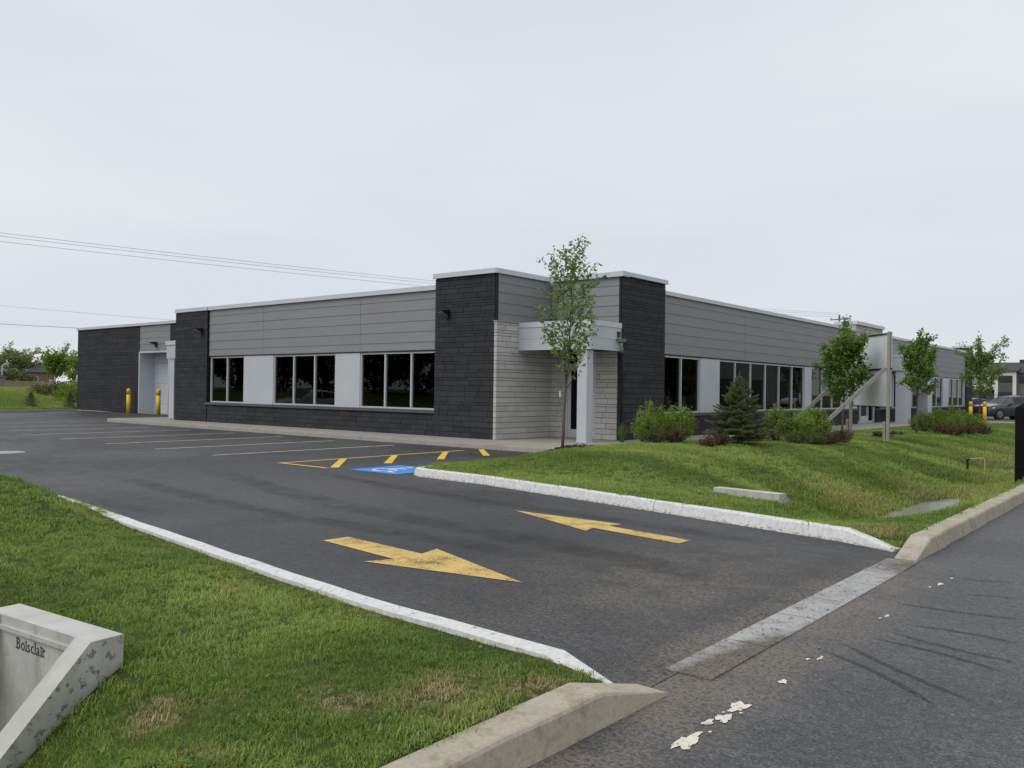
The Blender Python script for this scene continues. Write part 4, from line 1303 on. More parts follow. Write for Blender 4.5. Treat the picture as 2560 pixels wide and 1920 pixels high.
def make_tree(name, loc, label, cat, group, seed, H, crown0, width, leafsize, nleaf, leafmat, trunk_r=0.03, nmain=22, vase=False, lean=(0, 0), sub=3, twig_r=0.006, barkmat='bark', shape=0.9):
    rs = np.random.RandomState(seed); rn = random.Random(seed)
    root = empty(name, loc, label, cat, group)
    tb = MB()
    pth = []; rad = []
    nseg = 9
    for i in range(nseg + 1):
        t = i / nseg
        pth.append((lean[0] * t + 0.012 * H / 4 * math.sin(t * 7 + seed), lean[1] * t + 0.012 * H / 4 * math.cos(t * 5 + seed), t * H * 0.93 - 0.05))
        rad.append(max(trunk_r * (1 - 0.93 * t ** 1.1), twig_r * 0.7))
    rad[0] *= 1.25
    tb.tube(pth, rad, 8)
    def tp(z):
        t = min(max((z + 0.05) / (H * 0.93), 0), 1) * nseg; i = min(int(t), nseg - 1)
        return Vector(pth[i]).lerp(Vector(pth[i + 1]), t - i)
    def env(z):
        t = (z - crown0) / (H - crown0)
        if t <= 0 or t >= 1: return 0.05
        if vase: return width / 2 * min(1, 0.75 + 0.6 * t) * min(1, 5.0 * (1 - t) + 0.25)
        return width / 2 * (math.sin(math.pi * min(1, t ** shape + 0.06)) ** 0.65)
    ends = []
    for k in range(nmain):
        f = (k + rn.random()) / nmain
        z0 = crown0 * 0.96 + (H * 0.92 - crown0) * f ** 1.15
        az = k * 2.399 + rn.uniform(-0.4, 0.4)
        el = R(rn.uniform(38, 60)) if vase else R(rn.uniform(25, 58))
        b0 = tp(z0 - 0.02)
        ln = max(0.15, env(min(H * 0.97, z0 + 0.15 * H)) / math.cos(el) * rn.uniform(0.75, 1.1))
        ln = min(ln, (H - z0) / max(math.sin(el), 0.2) * 1.02 + 0.1)
        path = []
        for j in range(5):
            t = j / 4
            e2 = el + (0.35 * t if vase else 0.18 * t)
            path.append(b0 + Vector((math.cos(az) * math.cos(e2), math.sin(az) * math.cos(e2), math.sin(e2))) * ln * t + Vector((rn.uniform(-1, 1), rn.uniform(-1, 1), 0)) * 0.03 * ln * t)
        r0 = max(twig_r, trunk_r * 0.38 * (1 - f * 0.6))
        tb.tube(path, [r0 * (1 - 0.75 * j / 4) for j in range(5)], 5)
        ends.append((path, 1.0))
        for q in range(sub):
            t = rn.uniform(0.3, 0.95); i = min(int(t * 4), 3)
            p = path[i].lerp(path[i + 1], t * 4 - i)
            a2 = az + rn.uniform(-1.3, 1.3); e2 = el + rn.uniform(-0.5, 0.4)
            l2 = ln * rn.uniform(0.22, 0.5)
            p2 = p + Vector((math.cos(a2) * math.cos(e2), math.sin(a2) * math.cos(e2), math.sin(e2))) * l2
            pm = p.lerp(p2, 0.5) + Vector((0, 0, 0.03 * l2))
            tb.tube([p, pm, p2], [twig_r, twig_r * 0.8, twig_r * 0.4], 4)
            ends.append(([p, pm, p2], 0.75))
    # top leader
    top = tp(H * 0.9)
    ends.append(([tp(H * 0.72), top, Vector((lean[0], lean[1], H))], 0.7))
    tb.tube([top, Vector((lean[0], lean[1], H * 0.99))], [twig_r, twig_r * 0.4], 4)
    to = tb.build('trunk', barkmat, root, True, local=True)
    wts = np.array([e[1] * sum((Vector(e[0][i + 1]) - Vector(e[0][i])).length for i in range(len(e[0]) - 1)) for e in ends])
    pick = rs.choice(len(ends), nleaf, p=wts / wts.sum())
    C = np.zeros((nleaf, 3))
    tt = rs.uniform(0.12, 1.0, nleaf) ** 0.75
    # clump the leaves along each twig
    tt = np.clip(np.round(tt * 7) / 7 + rs.normal(0, 0.035, nleaf), 0.05, 1.02)
    for i in range(nleaf):
        path = ends[pick[i]][0]; m_ = len(path) - 1
        t = min(tt[i], 0.999) * m_; k = int(t)
        C[i] = Vector(path[k]).lerp(Vector(path[k + 1]), t - k)
    C += rs.normal(0, leafsize * 0.55, (nleaf, 3))
    V, F_ = leaf_mesh(rs, C, leafsize)
    nparr_obj('crown', V, F_, leafmat, root)
    return root

# -- young street trees along the right lawn
def at(x, y): return (x, y, float(h_right(x, y)))
t1r = make_tree('young_tree', at(-10.85, 15.0), 'slender young tree with sparse leaves in front of the corner entrance', 'tree', 'young trees on the front lawn', 3, 4.60, 1.45, 1.55, 0.098, 1700, 'leaf', 0.034, 30, True, (0.14, 0.10), 3, 0.0065)
make_tree('young_tree', at(-9.05, 27.75), 'leafy young tree beside the timber sign', 'tree', 'young trees on the front lawn', 5, 3.9, 1.2, 1.75, 0.11, 6200, 'leaf_dense', 0.042, 26, False, (0.08, 0.05), 3)
make_tree('young_tree', at(-8.9, 36.1), 'young tree with round leaf clumps standing beside the far shrub bed, nearer the sign', 'tree', 'young trees on the front lawn', 8, 4.1, 1.6, 1.7, 0.12, 4200, 'leaf_dense', 0.04, 22, False, (0.12, 0.10), 3)
make_tree('young_tree', at(-9.0, 48.7), 'loose crowned young tree in front of the yellow bollards and parked cars', 'tree', 'young trees on the front lawn', 12, 4.45, 1.55, 2.3, 0.13, 3600, 'leaf', 0.045, 24, False, (0.0, 0.0), 3)
# tag on the first tree, mulch ring
MB().box(-0.10, -0.085, -0.01, 0.035, 1.22, 1.36).build('nursery_tag', simple('white_tag', (0.8, 0.8, 0.8), 0.6), t1r, local=True)
mr = MB(); n = 30
zc = float(h_right(-10.85, 15.0))
pts = blob(-10.8, 15.02, 0.60, 0.60, 91)
for i in range(len(pts)):
    a, b = pts[i], pts[(i + 1) % len(pts)]
    mr.poly([(a[0], a[1], float(h_right(*a)) + 0.055), (b[0], b[1], float(h_right(*b)) + 0.055), (-10.85, 15.0, zc + 0.13)])
setp(mr.build('mulch_ring', 'mulch'), 'dark mulch ring around the foot of the slender young tree', 'mulch')
rs = np.random.RandomState(77)
pp = rs.normal(0, 0.30, (700, 2)); pp = pp[np.hypot(pp[:, 0], pp[:, 1]) < 0.62]
C = np.stack([-10.83 + pp[:, 0], 15.0 + pp[:, 1], h_right(-10.83 + pp[:, 0], 15.0 + pp[:, 1]) + 0.135 - 0.11 * np.hypot(pp[:, 0], pp[:, 1])], 1)
V, F_ = leaf_mesh(rs, C, 0.055, 0.0, 0.5, 0.15)
setp(nparr_obj('mulch_chips', V, F_, 'mulch'), kind='stuff')

# -- spruce
def make_spruce(name, loc, label, group, seed, H, width, leafmat='needle', fine=1.0):
    rs = np.random.RandomState(seed); rn = random.Random(seed)
    root = empty(name, loc, label, 'spruce', group)
    tb = MB().tube([(0, 0, -0.05), (0, 0, H * 0.5), (0.01, 0.0, H * 0.97)], [0.035 * H / 1.8, 0.02 * H / 1.8, 0.006], 7)
    C = []; D = []
    nw = 15
    for w in range(nw):
        f = w / (nw - 1)
        z0 = 0.06 * H + f ** 0.95 * H * 0.84
        r = width / 2 * (1 - f) ** 0.85 * (0.92 if w else 0.8) + 0.03 * H
        nb_ = int(11 - 5 * f)
        for k in range(nb_):
            az = k * 2 * math.pi / nb_ + w * 0.9 + rn.uniform(-0.22, 0.22)
            ln = r * rn.uniform(0.78, 1.18)
            el = R(4 + 46 * f ** 1.2 + rn.uniform(-8, 8))
            dirv = np.array([math.cos(az) * math.cos(el), math.sin(az) * math.cos(el), math.sin(el)])
            p0 = np.array([0, 0, z0]); p1 = p0 + dirv * ln + np.array([0, 0, 0.04 * ln])
            tb.tube([tuple(p0), tuple(p1)], [0.008, 0.003], 4, False)
            side = np.array([-math.sin(az), math.cos(az), 0])
            m_ = max(4, int(ln / (0.034 / fine)))
            for j in range(m_):
                t = 0.15 + 0.85 * (j + 0.5) / m_
                p = p0 + (p1 - p0) * t
                C.append(p); D.append(dirv)
                sl = ln * 0.36 * (1.05 - t) + 0.03
                for sg_ in (-1, 1):
                    sd2 = dirv * 0.75 + side * sg_ * 0.75 + np.array([0, 0, -0.12 + 0.25 * rn.random()])
                    q = max(1, int(sl / (0.038 / fine)))
                    for a in range(q):
                        C.append(p + sd2 * sl * (a + 0.7) / q); D.append(sd2)
    for k in range(14):
        C.append(np.array([0.01, 0, H * (0.86 + 0.14 * k / 13)])); D.append(np.array([0, 0, 1.0]))
    C = np.array(C); D = np.array(D); D /= np.linalg.norm(D, axis=1, keepdims=True)
    K = 13
    n = len(C) * K
    C = np.repeat(C, K, 0) + rs.normal(0, 0.006, (n, 3)); D = np.repeat(D, K, 0)
    rv = rand_unit(rs, n)
    d = D * 0.75 + (rv - D * np.sum(rv * D, 1, keepdims=True)) * 0.85
    d /= np.linalg.norm(d, axis=1, keepdims=True)
    wv2 = np.cross(d, rand_unit(rs, n)); wv2 /= np.linalg.norm(wv2, axis=1, keepdims=True)
    s = (0.036 / fine ** 0.5 * H / 1.8 * rs.uniform(0.7, 1.2, n))[:, None]
    V = np.stack([C - wv2 * 0.0045 * H / 1.8, C + wv2 * 0.0045 * H / 1.8, C + d * s], 1).reshape(-1, 3)
    F_ = np.arange(n * 3).reshape(-1, 3)
    tb.build('trunk', 'bark', root, True, local=True)
    nparr_obj('needles', V, F_, leafmat, root)
    return root
make_spruce('small_spruce', at(-8.62, 19.05), 'small dark blue green spruce in the planting bed before the long window', None, 4, 1.72, 1.75)

# -- shrubs
def make_shrub(name, loc, label, group, seed, w, h, leafmat, leafsize, nleaf, spiky=0.35, cat='shrub'):
    rs = np.random.RandomState(seed); rn = random.Random(seed)
    root = empty(name, loc, label, cat, group)
    tb = MB(); C = []
    nst = 46
    for k in range(nst):
        az = rn.uniform(0, 6.283); t = rn.random() ** 0.6
        r = w / 2 * t * rn.uniform(0.8, 1.12)
        top = h * math.sqrt(max(0.05, 1 - 0.75 * t * t)) * rn.uniform(0.72, 1.0 + 0.3 * spiky)
        e = Vector((math.cos(az) * r, math.sin(az) * r, top))
        b = Vector((math.cos(az) * r * 0.18, math.sin(az) * r * 0.18, -0.02))
        mdl = b.lerp(e, 0.5) + Vector((math.cos(az), math.sin(az), 0)) * r * 0.18
        tb.tube([b, mdl, e], [0.007, 0.005, 0.002], 4, False)
        m_ = nleaf // nst
        tt = rs.uniform(0.25, 1.0, m_) ** 0.7
        for t_ in tt:
            p = b.lerp(mdl, t_ * 2) if t_ < 0.5 else mdl.lerp(e, t_ * 2 - 1)
            C.append(p)
    C = np.array([tuple(c) for c in C]); C += rs.normal(0, leafsize * 0.75, C.shape)
    C[:, 2] = np.maximum(C[:, 2], 0.01)
    V, F_ = leaf_mesh(rs, C, leafsize, -0.25, 0.55, 0.18)
    tb.build('stems', 'twig', root, local=True)
    nparr_obj('foliage', V, F_, leafmat, root)
    return root
G1 = 'shrubs in the planting bed along the right facade'
make_shrub('leafy_shrub', at(-11.0, 19.0), 'bright green bushy shrub standing against the corner tower by the downpipe', G1, 1, 1.05, 1.12, 'leaf_shrub', 0.055, 4200)
make_shrub('leafy_shrub', at(-10.45, 19.5), 'bright green shrub between the tower shrub and the spruce, under the first window', G1, 2, 1.02, 0.98, 'leaf_shrub', 0.055, 3800)
make_shrub('low_shrub', at(-9.95, 17.5), 'low olive green mounded shrub in front of the two tall bright shrubs', G1, 3, 0.80, 0.40, 'leaf_low', 0.04, 2600, 0.2)
make_shrub('barberry_shrub', at(-9.62, 17.75), 'low brown red shrub touching the olive mound in front of the bright shrubs', G1, 4, 0.72, 0.36, 'leaf_red', 0.036, 2400, 0.2)
make_shrub('barberry_shrub', at(-8.42, 17.0), 'tiny brown red shrub in the lawn at the front foot of the spruce', G1, 5, 0.40, 0.24, 'leaf_red', 0.045, 600, 0.3)
make_shrub('barberry_shrub', at(-8.50, 17.7), 'small brown red shrub right against the spruce, behind the tiny one', G1, 6, 0.55, 0.34, 'leaf_red', 0.034, 1500, 0.3)
make_shrub('leafy_shrub', at(-8.85, 21.9), 'bright green shrub touching the spruce on its far side', G1, 7, 1.0, 0.92, 'leaf_shrub2', 0.055, 3800)
make_shrub('leafy_shrub', at(-8.40, 22.3), 'bright green shrub in the middle of the row beyond the spruce', G1, 8, 0.9, 0.86, 'leaf_shrub', 0.055, 3200)
make_shrub('leafy_shrub', at(-8.55, 24.0), 'bright green shrub at the sign end of the row beyond the spruce', G1, 9, 1.0, 0.92, 'leaf_shrub', 0.055, 3400)
make_shrub('low_shrub', at(-8.10, 21.5), 'low olive shrub in front of the green row, next to the spruce', G1, 10, 0.75, 0.36, 'leaf_low', 0.04, 1800, 0.2)
make_shrub('low_shrub', at(-7.92, 22.1), 'low olive shrub in the front row next to the dark red shrubs', G1, 11, 0.6, 0.34, 'leaf_low', 0.04, 1500, 0.2)
make_shrub('barberry_shrub', at(-7.85, 22.7), 'dark red low shrub adjoining the olive shrubs of the front row', G1, 12, 0.55, 0.36, 'leaf_red', 0.034, 1500, 0.2)
make_shrub('barberry_shrub', at(-7.86, 23.3), 'dark red low shrub in the middle of the three dark red ones', G1, 13, 0.55, 0.34, 'leaf_red', 0.034, 1500, 0.2)
make_shrub('barberry_shrub', at(-7.90, 24.2), 'taller dark red shrub ending the front row towards the timber sign', G1, 14, 0.7, 0.46, 'leaf_red', 0.036, 2000, 0.2)
G2 = 'shrubs in the far planting bed'
for i, (x, y, w, h, lb) in enumerate([(-9.15, 38.3, 1.1, 0.85, 'yellow green shrub beside the trunk of the young tree in the far bed'), (-9.15, 40.4, 1.3, 1.02, 'second yellow green shrub behind the far bed, under the far windows'),
                                      (-8.7, 41.2, 1.35, 1.05, 'tall yellow green shrub in the middle of the far bed'), (-8.35, 42.0, 1.25, 0.9, 'yellow green shrub next to the tallest one of the far bed'),
                                      (-8.2, 39.2, 1.2, 0.8, 'yellow green shrub at the lawn edge of the far bed, behind the red ones'), (-8.7, 45.2, 1.3, 0.85, 'yellow green shrub ending the far bed at the loose crowned tree')]):
    make_shrub('leafy_shrub', at(x, y), lb, G2, 30 + i, w, h, 'leaf_shrub2', 0.07, 2200)
for i, (x, y, w, h, lb) in enumerate([(-8.15, 36.9, 0.8, 0.42, 'low reddish shrub at the near corner of the far bed'), (-7.55, 36.0, 0.95, 0.45, 'low reddish brown shrub standing out into the lawn before the far bed'),
                                      (-7.4, 37.9, 0.9, 0.45, 'dark reddish shrub in the middle of the far bed front row'), (-7.15, 39.4, 0.9, 0.48, 'reddish shrub ending the far bed front row towards the road')]):
    make_shrub('barberry_shrub', at(x, y), lb, G2, 50 + i, w, h, 'leaf_red', 0.05, 1400, 0.2)
make_shrub('low_shrub', at(-8.75, 31.0), 'small dark creeping shrub beside the near post of the timber sign', G2, 60, 0.8, 0.22, 'leaf_dark', 0.045, 900, 0.2)
make_shrub('low_shrub', at(-8.85, 33.2), 'flat dark creeping shrub in the lawn behind the timber sign post', G2, 61, 0.8, 0.16, 'leaf_dark', 0.045, 700, 0.2)

def grass_clump(loc, label, group, seed, w, h, nb_=170):
    rs = np.random.RandomState(seed)
    root = empty('ornamental_grass', loc, label, 'grass clump', group)
    V = []; F_ = []
    for k in range(nb_):
        az = rs.uniform(0, 6.283); sp_ = rs.uniform(0.1, 1.0); b = np.array([math.cos(az), math.sin(az), 0])
        L_ = h * rs.uniform(0.7, 1.15); side = np.array([-math.sin(az), math.cos(az), 0]) * 0.006
        pts_ = [b * w / 2 * sp_ * (0.15 + 0.95 * t ** 1.6) + np.array([0, 0, L_ * (t - 0.42 * sp_ * t * t)]) for t in (0, 0.35, 0.7, 1.0)]
        n0 = len(V)
        for t, p in zip((1, 1, 0.7, 0.05), pts_): V += [p - side * t, p + side * t]
        for j in range(3): F_.append((n0 + 2 * j, n0 + 2 * j + 1, n0 + 2 * j + 3, n0 + 2 * j + 2))
    nparr_obj('blades', np.array(V), np.array(F_), 'blade', root)
grass_clump((-13.05, 20.95, 0.13), 'small ornamental grass clump beside the entrance column', 'ornamental grasses at the building', 1, 0.62, 0.62)
grass_clump((-12.75, 21.6, 0.13), 'small ornamental grass clump at the foot of the downpipe', 'ornamental grasses at the building', 2, 0.60, 0.52)
grass_clump(at(-9.75, 39.2), 'ornamental grass clump before the canopy column in the far bed', 'ornamental grasses at the building', 3, 0.9, 0.85)

# -- background on the left: trees on and behind the berm
def bz(x, y): return (x, y, float(h_berm(x, y)) - 0.02)
make_tree('berm_tree', bz(-67.3, 27.6), 'bright green young tree on the grassy berm beyond the lot', 'tree', 'trees beyond the parking lot', 21, 2.9, 0.9, 2.4, 0.20, 2400, 'leaf_spring', 0.05, 26, False, (0.2, 0.1), 3, 0.012)
make_tree('berm_tree', bz(-72.5, 31.6), 'pale green willowy tree right behind the end of the building', 'tree', 'trees beyond the parking lot', 22, 3.0, 0.15, 2.7, 0.20, 2200, 'leaf_spring', 0.06, 26, False, (0.1, 0.1), 3, 0.012)
make_tree('background_tree', bz(-162.4, 60.8), 'large loose tree beside the brick house', 'tree', 'trees beyond the parking lot', 23, 5.6, 0.6, 8.0, 0.36, 4800, 'leaf_far', 0.2, 30, False, (0.3, 0.2), 4, 0.03)
make_tree('background_tree', bz(-164.0, 56.0), 'large loose tree above the garden shed and street lamp', 'tree', 'trees beyond the parking lot', 24, 5.4, 0.6, 8.0, 0.36, 4800, 'leaf_far', 0.2, 30, False, (0.3, 0.2), 4, 0.03)
make_tree('background_tree', bz(-153.0, 66.0), 'thin bare topped tree behind the bright green berm tree', 'tree', 'trees beyond the parking lot', 25, 5.8, 1.5, 6.0, 0.26, 700, 'leaf_far', 0.18, 34, False, (0.1, 0.2), 4, 0.035)
make_tree('background_tree', bz(-120.0, 55.0), 'pale loose tree rising behind the willowy tree', 'tree', 'trees beyond the parking lot', 26, 6.0, 1.0, 4.5, 0.26, 900, 'leaf_far', 0.15, 30, False, (0.1, 0.2), 4, 0.03)
for i, (x, y, w, h, lb) in enumerate([(-150.0, 53.5, 9.0, 3.0, 'broad dark green thicket below the large trees'), (-148.6, 55.3, 5.0, 2.0, 'dark green thicket between the street lamp and the brick house')]):
    make_shrub('thicket', bz(x, y), lb, 'thickets beyond the fence', 80 + i, w, h, 'leaf_low', 0.4, 2400)
make_shrub('wild_shrub', bz(-61.5, 25.2), 'dark green weedy shrub in the dip of the berm', 'wild shrubs on the berm', 71, 3.2, 0.9, 'leaf_low', 0.16, 1600)
make_shrub('wild_shrub', bz(-58.0, 25.0), 'yellow green weedy shrub beside the garage corner', 'wild shrubs on the berm', 72, 2.6, 1.5, 'leaf_spring', 0.14, 1500)
make_spruce('small_spruce', bz(-53.8, 20.75), 'tiny dark spruce on the berm foot, standing free on the grass', 'tiny spruces along the berm', 14, 0.95, 0.95, 'needle', 0.4)
make_spruce('small_spruce', bz(-51.85, 22.15), 'tiny dark spruce next to the end corner of the garage', 'tiny spruces along the berm', 15, 1.05, 0.9, 'needle', 0.4)
# -- trees on the near side of the lot, out of frame: they are what the left windows mirror
GT = 'trees facing the left windows'
pt = make_tree('lot_tree', (-66, -20, 0), 'dense dark tree on the near edge of the parking lot', 'tree', GT, 31, 8.5, 0.6, 8.0, 0.42, 5200, 'leaf_dark', 0.22, 34, False, (0.3, 0.2), 4, 0.03)
for (x, y, sc_, rz) in [(-60, -27, 1.05, 1.1), (-70, -12, 0.95, 2.0), (-74, -4, 1.05, 3.0), (-54, -33, 1.0, 4.0), (-78, 4, 0.9, 5.0), (-84, -10, 1.25, 0.5), (-47, -38, 1.05, 2.6), (-40, -42, 1.1, 1.7), (-66, -33, 1.3, 3.6), (-92, 0, 1.3, 2.2), (-33, -46, 1.0, 0.3), (-63, -23, 1.0, 5.2), (-57, -30, 0.95, 0.9), (-72, -8, 1.0, 4.4), (-76, 0, 0.95, 1.4), (-50, -36, 1.0, 2.1), (-69, -16, 0.9, 3.3), (-80, 8, 0.9, 0.2), (-88, -4, 1.2, 1.0)]:
    c = copy_tree(pt); c.location = (x, y, 0.0); c.rotation_euler.z = rz; c.scale = (sc_, sc_, sc_)

# ================================================================== BACKGROUND BUILDINGS
M['b_brick'] = simple('house_brick', (0.24, 0.15, 0.12), 0.9, var=0.15, scale=3)
M['b_roof'] = simple('shingle_roof', (0.055, 0.055, 0.062), 0.9, var=0.2, scale=4)
M['b_white'] = simple('white_stucco', (0.66, 0.64, 0.60), 0.85, var=0.05, scale=1)
M['b_grey'] = simple('dark_siding', (0.085, 0.088, 0.095), 0.8, var=0.15, scale=2)
M['b_stone'] = simple('townhouse_stone', (0.14, 0.13, 0.125), 0.9, var=0.35, scale=4)
M['b_glass'] = simple('house_glass', (0.035, 0.04, 0.05), 0.1)
M['b_black'] = simple('black_trim', (0.02, 0.02, 0.022), 0.6)
M['b_fence'] = simple('fence_wood', (0.27, 0.21, 0.16), 0.9, var=0.2, scale=2)

# brick bungalow beyond the berm (front faces the viewer, +x side)
def house_frame(c, ang):
    ca, sa = math.cos(ang), math.sin(ang)
    return lambda a, d, z: (c[0] + ca * a - sa * d, c[1] + sa * a + ca * d, c[2] + z)
def hbox(mb, q, a0, a1, d0, d1, z0, z1):
    return mb.hexa([q(a0, d0, z0), q(a1, d0, z0), q(a1, d1, z0), q(a0, d1, z0), q(a0, d0, z1), q(a1, d0, z1), q(a1, d1, z1), q(a0, d1, z1)])
hz = float(h_berm(-157, 62))
bh = empty('brick_house', (-157, 62, hz), 'brown brick bungalow with dark hipped roof beyond the wooden fence', 'house')
q = house_frame((-157, 62, hz), R(69))      # a along the front, -d towards the viewer... front at d=0
hbox(MB(), q, -2.2, 2.2, 0, 7, 0, 2.55).build('wall', 'b_brick', bh)
mb = MB(); mb.poly([q(-2.6, -0.4, 2.5), q(2.6, -0.4, 2.5), q(0, 3.4, 4.05)]); mb.poly([q(2.6, -0.4, 2.5), q(2.6, 7.4, 2.5), q(0, 3.4, 4.05)]); mb.poly([q(2.6, 7.4, 2.5), q(-2.6, 7.4, 2.5), q(0, 3.4, 4.05)]); mb.poly([q(-2.6, 7.4, 2.5), q(-2.6, -0.4, 2.5), q(0, 3.4, 4.05)])
hbox(mb, q, -2.6, 2.6, -0.4, 7.4, 2.38, 2.499)
ro = mb.build('roof', 'b_roof', bh)
hbox(MB(), q, -0.15, 0.25, 2.6, 3.0, 3.6, 4.25).build('vent', 'b_roof', ro)
w_ = hbox(MB(), q, -1.3, -0.3, -0.06, 0.0, 0.7, 1.7).build('window', 'b_white', bh)
hbox(MB(), q, -1.2, -0.4, -0.075, -0.061, 0.8, 1.6).build('pane', 'b_glass', w_)
hbox(MB(), q, 1.4, 1.9, -0.05, 0.0, 0.0, 1.2).build('door', 'b_white', bh)
hf = house_frame((-157, 62, hz), R(69))
# fence of separate boards
fr = empty('wooden_fence', (-134, 52, float(h_berm(-134, 52))), 'weathered brown board fence along the far gardens', 'fence')
fz = float(h_berm(-134, 52))
fa = Vector((-139.0, 44.5)); fb = Vector((-130.5, 58.5)); nbrd = 56
dv = (fb - fa) / nbrd; dn = dv.normalized()
prev = None
for i in range(nbrd):
    p = fa + dv * i
    hgt = 0.98 + 0.05 * math.sin(i * 1.7)
    if prev is None:
        mb = MB().hexa([(0, 0, 0), (dn.x * 0.24, dn.y * 0.24, 0), (dn.x * 0.24 - 0.03, dn.y * 0.24, 0), (-0.03, 0, 0), (0, 0, 1), (dn.x * 0.24, dn.y * 0.24, 1), (dn.x * 0.24 - 0.03, dn.y * 0.24, 1), (-0.03, 0, 1)])
        prev = mb.mesh('board'); prev.materials.append(M['b_fence'])
    o = bpy.data.objects.new('board', prev); COL.objects.link(o); o.parent = fr
    o.location = (p.x + 134, p.y - 52, float(h_berm(p.x, p.y)) - fz - 0.1); o.scale = (1, 1, hgt)
# garden shed
sz = float(h_berm(-131.5, 46))
sh = empty('garden_shed', (-131.8, 46.2, sz), 'grey garden shed with dark lid roof at the end of the fence', 'shed')
MB().box(-133.2, -131.4, 45.2, 47.3, sz - 0.1, sz + 1.3).build('wall', simple('shed_grey', (0.20, 0.20, 0.22), 0.8), sh)
MB().hexa([(-133.4, 45.0, sz + 1.3), (-131.2, 45.0, sz + 1.3), (-131.2, 47.5, sz + 1.3), (-133.4, 47.5, sz + 1.3), (-133.0, 45.4, sz + 1.6), (-131.6, 45.4, sz + 1.6), (-131.6, 47.1, sz + 1.6), (-133.0, 47.1, sz + 1.6)]).build('roof', 'b_roof', sh)
MB().box(-131.395, -131.37, 45.5, 46.5, sz, sz + 1.2).build('door', 'b_black', sh)
# street lamp
lp = empty('street_lamp', (-148.4, 52.9, 1.1), 'pale curved arm street lamp in front of the large trees', 'street lamp')
MB().tube([(-148.4, 52.9, 1.0), (-148.4, 52.9, 4.2), (-148.3, 53.0, 4.55), (-148.0, 53.25, 4.74), (-147.6, 53.6, 4.78)], [0.14, 0.11, 0.09, 0.08, 0.07], 8).build('pole', simple('lamp_pole', (0.5, 0.5, 0.5), 0.5), lp)
MB().box(-147.7, -147.2, 53.5, 53.75, 4.68, 4.8).build('lamp_head', 'galv', lp)

# townhouses at the right
def townhouse(x0, label, wing):
    r = empty('townhouse', (x0, 176, 0), label, 'house', 'dark roofed townhouses beyond the far lot')
    q = lambda a, d, z: (x0 + a, 176 + d, z)
    hbox(MB(), q, 0, 9.2, 1.2, 12, 0, 6.0).build('wall', 'b_grey', r)
    hbox(MB(), q, 4.2, 7.6, 0, 1.19, 0, 6.3).build('projecting_bay', 'b_white', r)
    hbox(MB(), q, 0.1, 4.19, 0.8, 1.19, 2.9, 6.0).build('stucco_wall', 'b_white', r)
    hbox(MB(), q, 7.61, 9.2, 1.0, 1.19, 0, 6.0).build('stone_wall', 'b_stone', r)
    hbox(MB(), q, 4.75, 7.05, -0.03, -0.001, 2.45, 4.0).build('bay_panel', 'b_grey', r)
    gd = hbox(MB(), q, 4.75, 7.05, -0.05, -0.032, 0.1, 2.44).build('garage_door', 'b_black', r)
    for a0, a1, z0, z1, dd in ((4.75, 7.05, 4.05, 5.4, -0.04), (1.4, 2.9, 4.0, 5.4, 0.76), (8.0, 9.0, 4.0, 5.3, 0.95)):
        w = hbox(MB(), q, a0, a1, dd - 0.02, dd, z0, z1).build('window', 'b_black', r)
        n_ = max(1, int((a1 - a0) / 0.75)); st = (a1 - a0) / n_
        for i in range(n_):
            hbox(MB(), q, a0 + i * st + 0.06, a0 + (i + 1) * st - 0.06, dd - 0.035, dd - 0.021, z0 + 0.45, z1 - 0.06).build('pane', 'b_glass', w)
    do = hbox(MB(), q, 1.6, 2.6, 1.14, 1.199, 0.2, 2.4).build('door', 'b_black', r)
    hbox(MB(), q, 0.9, 3.9, 0.2, 1.19, 2.65, 2.85).build('porch_roof', 'b_black', r)
    mb = MB()
    mb.poly([q(-0.4, 0.7, 6.0), q(9.6, 0.7, 6.0), q(9.6, 6.5, 8.0), q(-0.4, 6.5, 8.0)])
    mb.poly([q(-0.4, 6.5, 8.0), q(9.6, 6.5, 8.0), q(9.6, 12.5, 6.0), q(-0.4, 12.5, 6.0)])
    mb.poly([q(3.8, -0.4, 6.3), q(8.0, -0.4, 6.3), q(5.9, 4.0, 7.7)]); mb.poly([q(8.0, -0.4, 6.3), q(8.0, 4.5, 7.2), q(5.9, 4.0, 7.7)]); mb.poly([q(3.8, 4.5, 7.2), q(3.8, -0.4, 6.3), q(5.9, 4.0, 7.7)])
    hbox(mb, q, 3.8, 8.0, -0.4, 0.9, 6.15, 6.299); hbox(mb, q, -0.4, 9.6, 0.6, 1.3, 5.85, 5.999)
    ro = mb.build('roof', 'b_roof', r)
    hbox(MB(), q, 7.2, 8.1, 6.2, 6.8, 7.9, 8.5).build('chimney', 'b_black', ro)
townhouse(-34.3, 'townhouse whose white bay and dark garage door show beside the loose crowned tree', True)
townhouse(-24.9, 'townhouse with stone wall adjoining the white bay townhouse, half cut by the cabinet', True)
townhouse(-43.7, 'townhouse mostly hidden behind the far end of the commercial building', True)
make_tree('garden_tree', (-29.2, 150, -0.1), 'small round green garden tree in front of the white townhouse', 'tree', None, 41, 3.4, 0.4, 2.6, 0.25, 1100, 'leaf_dense', 0.06, 20, False, (0.1, 0), 3, 0.02)

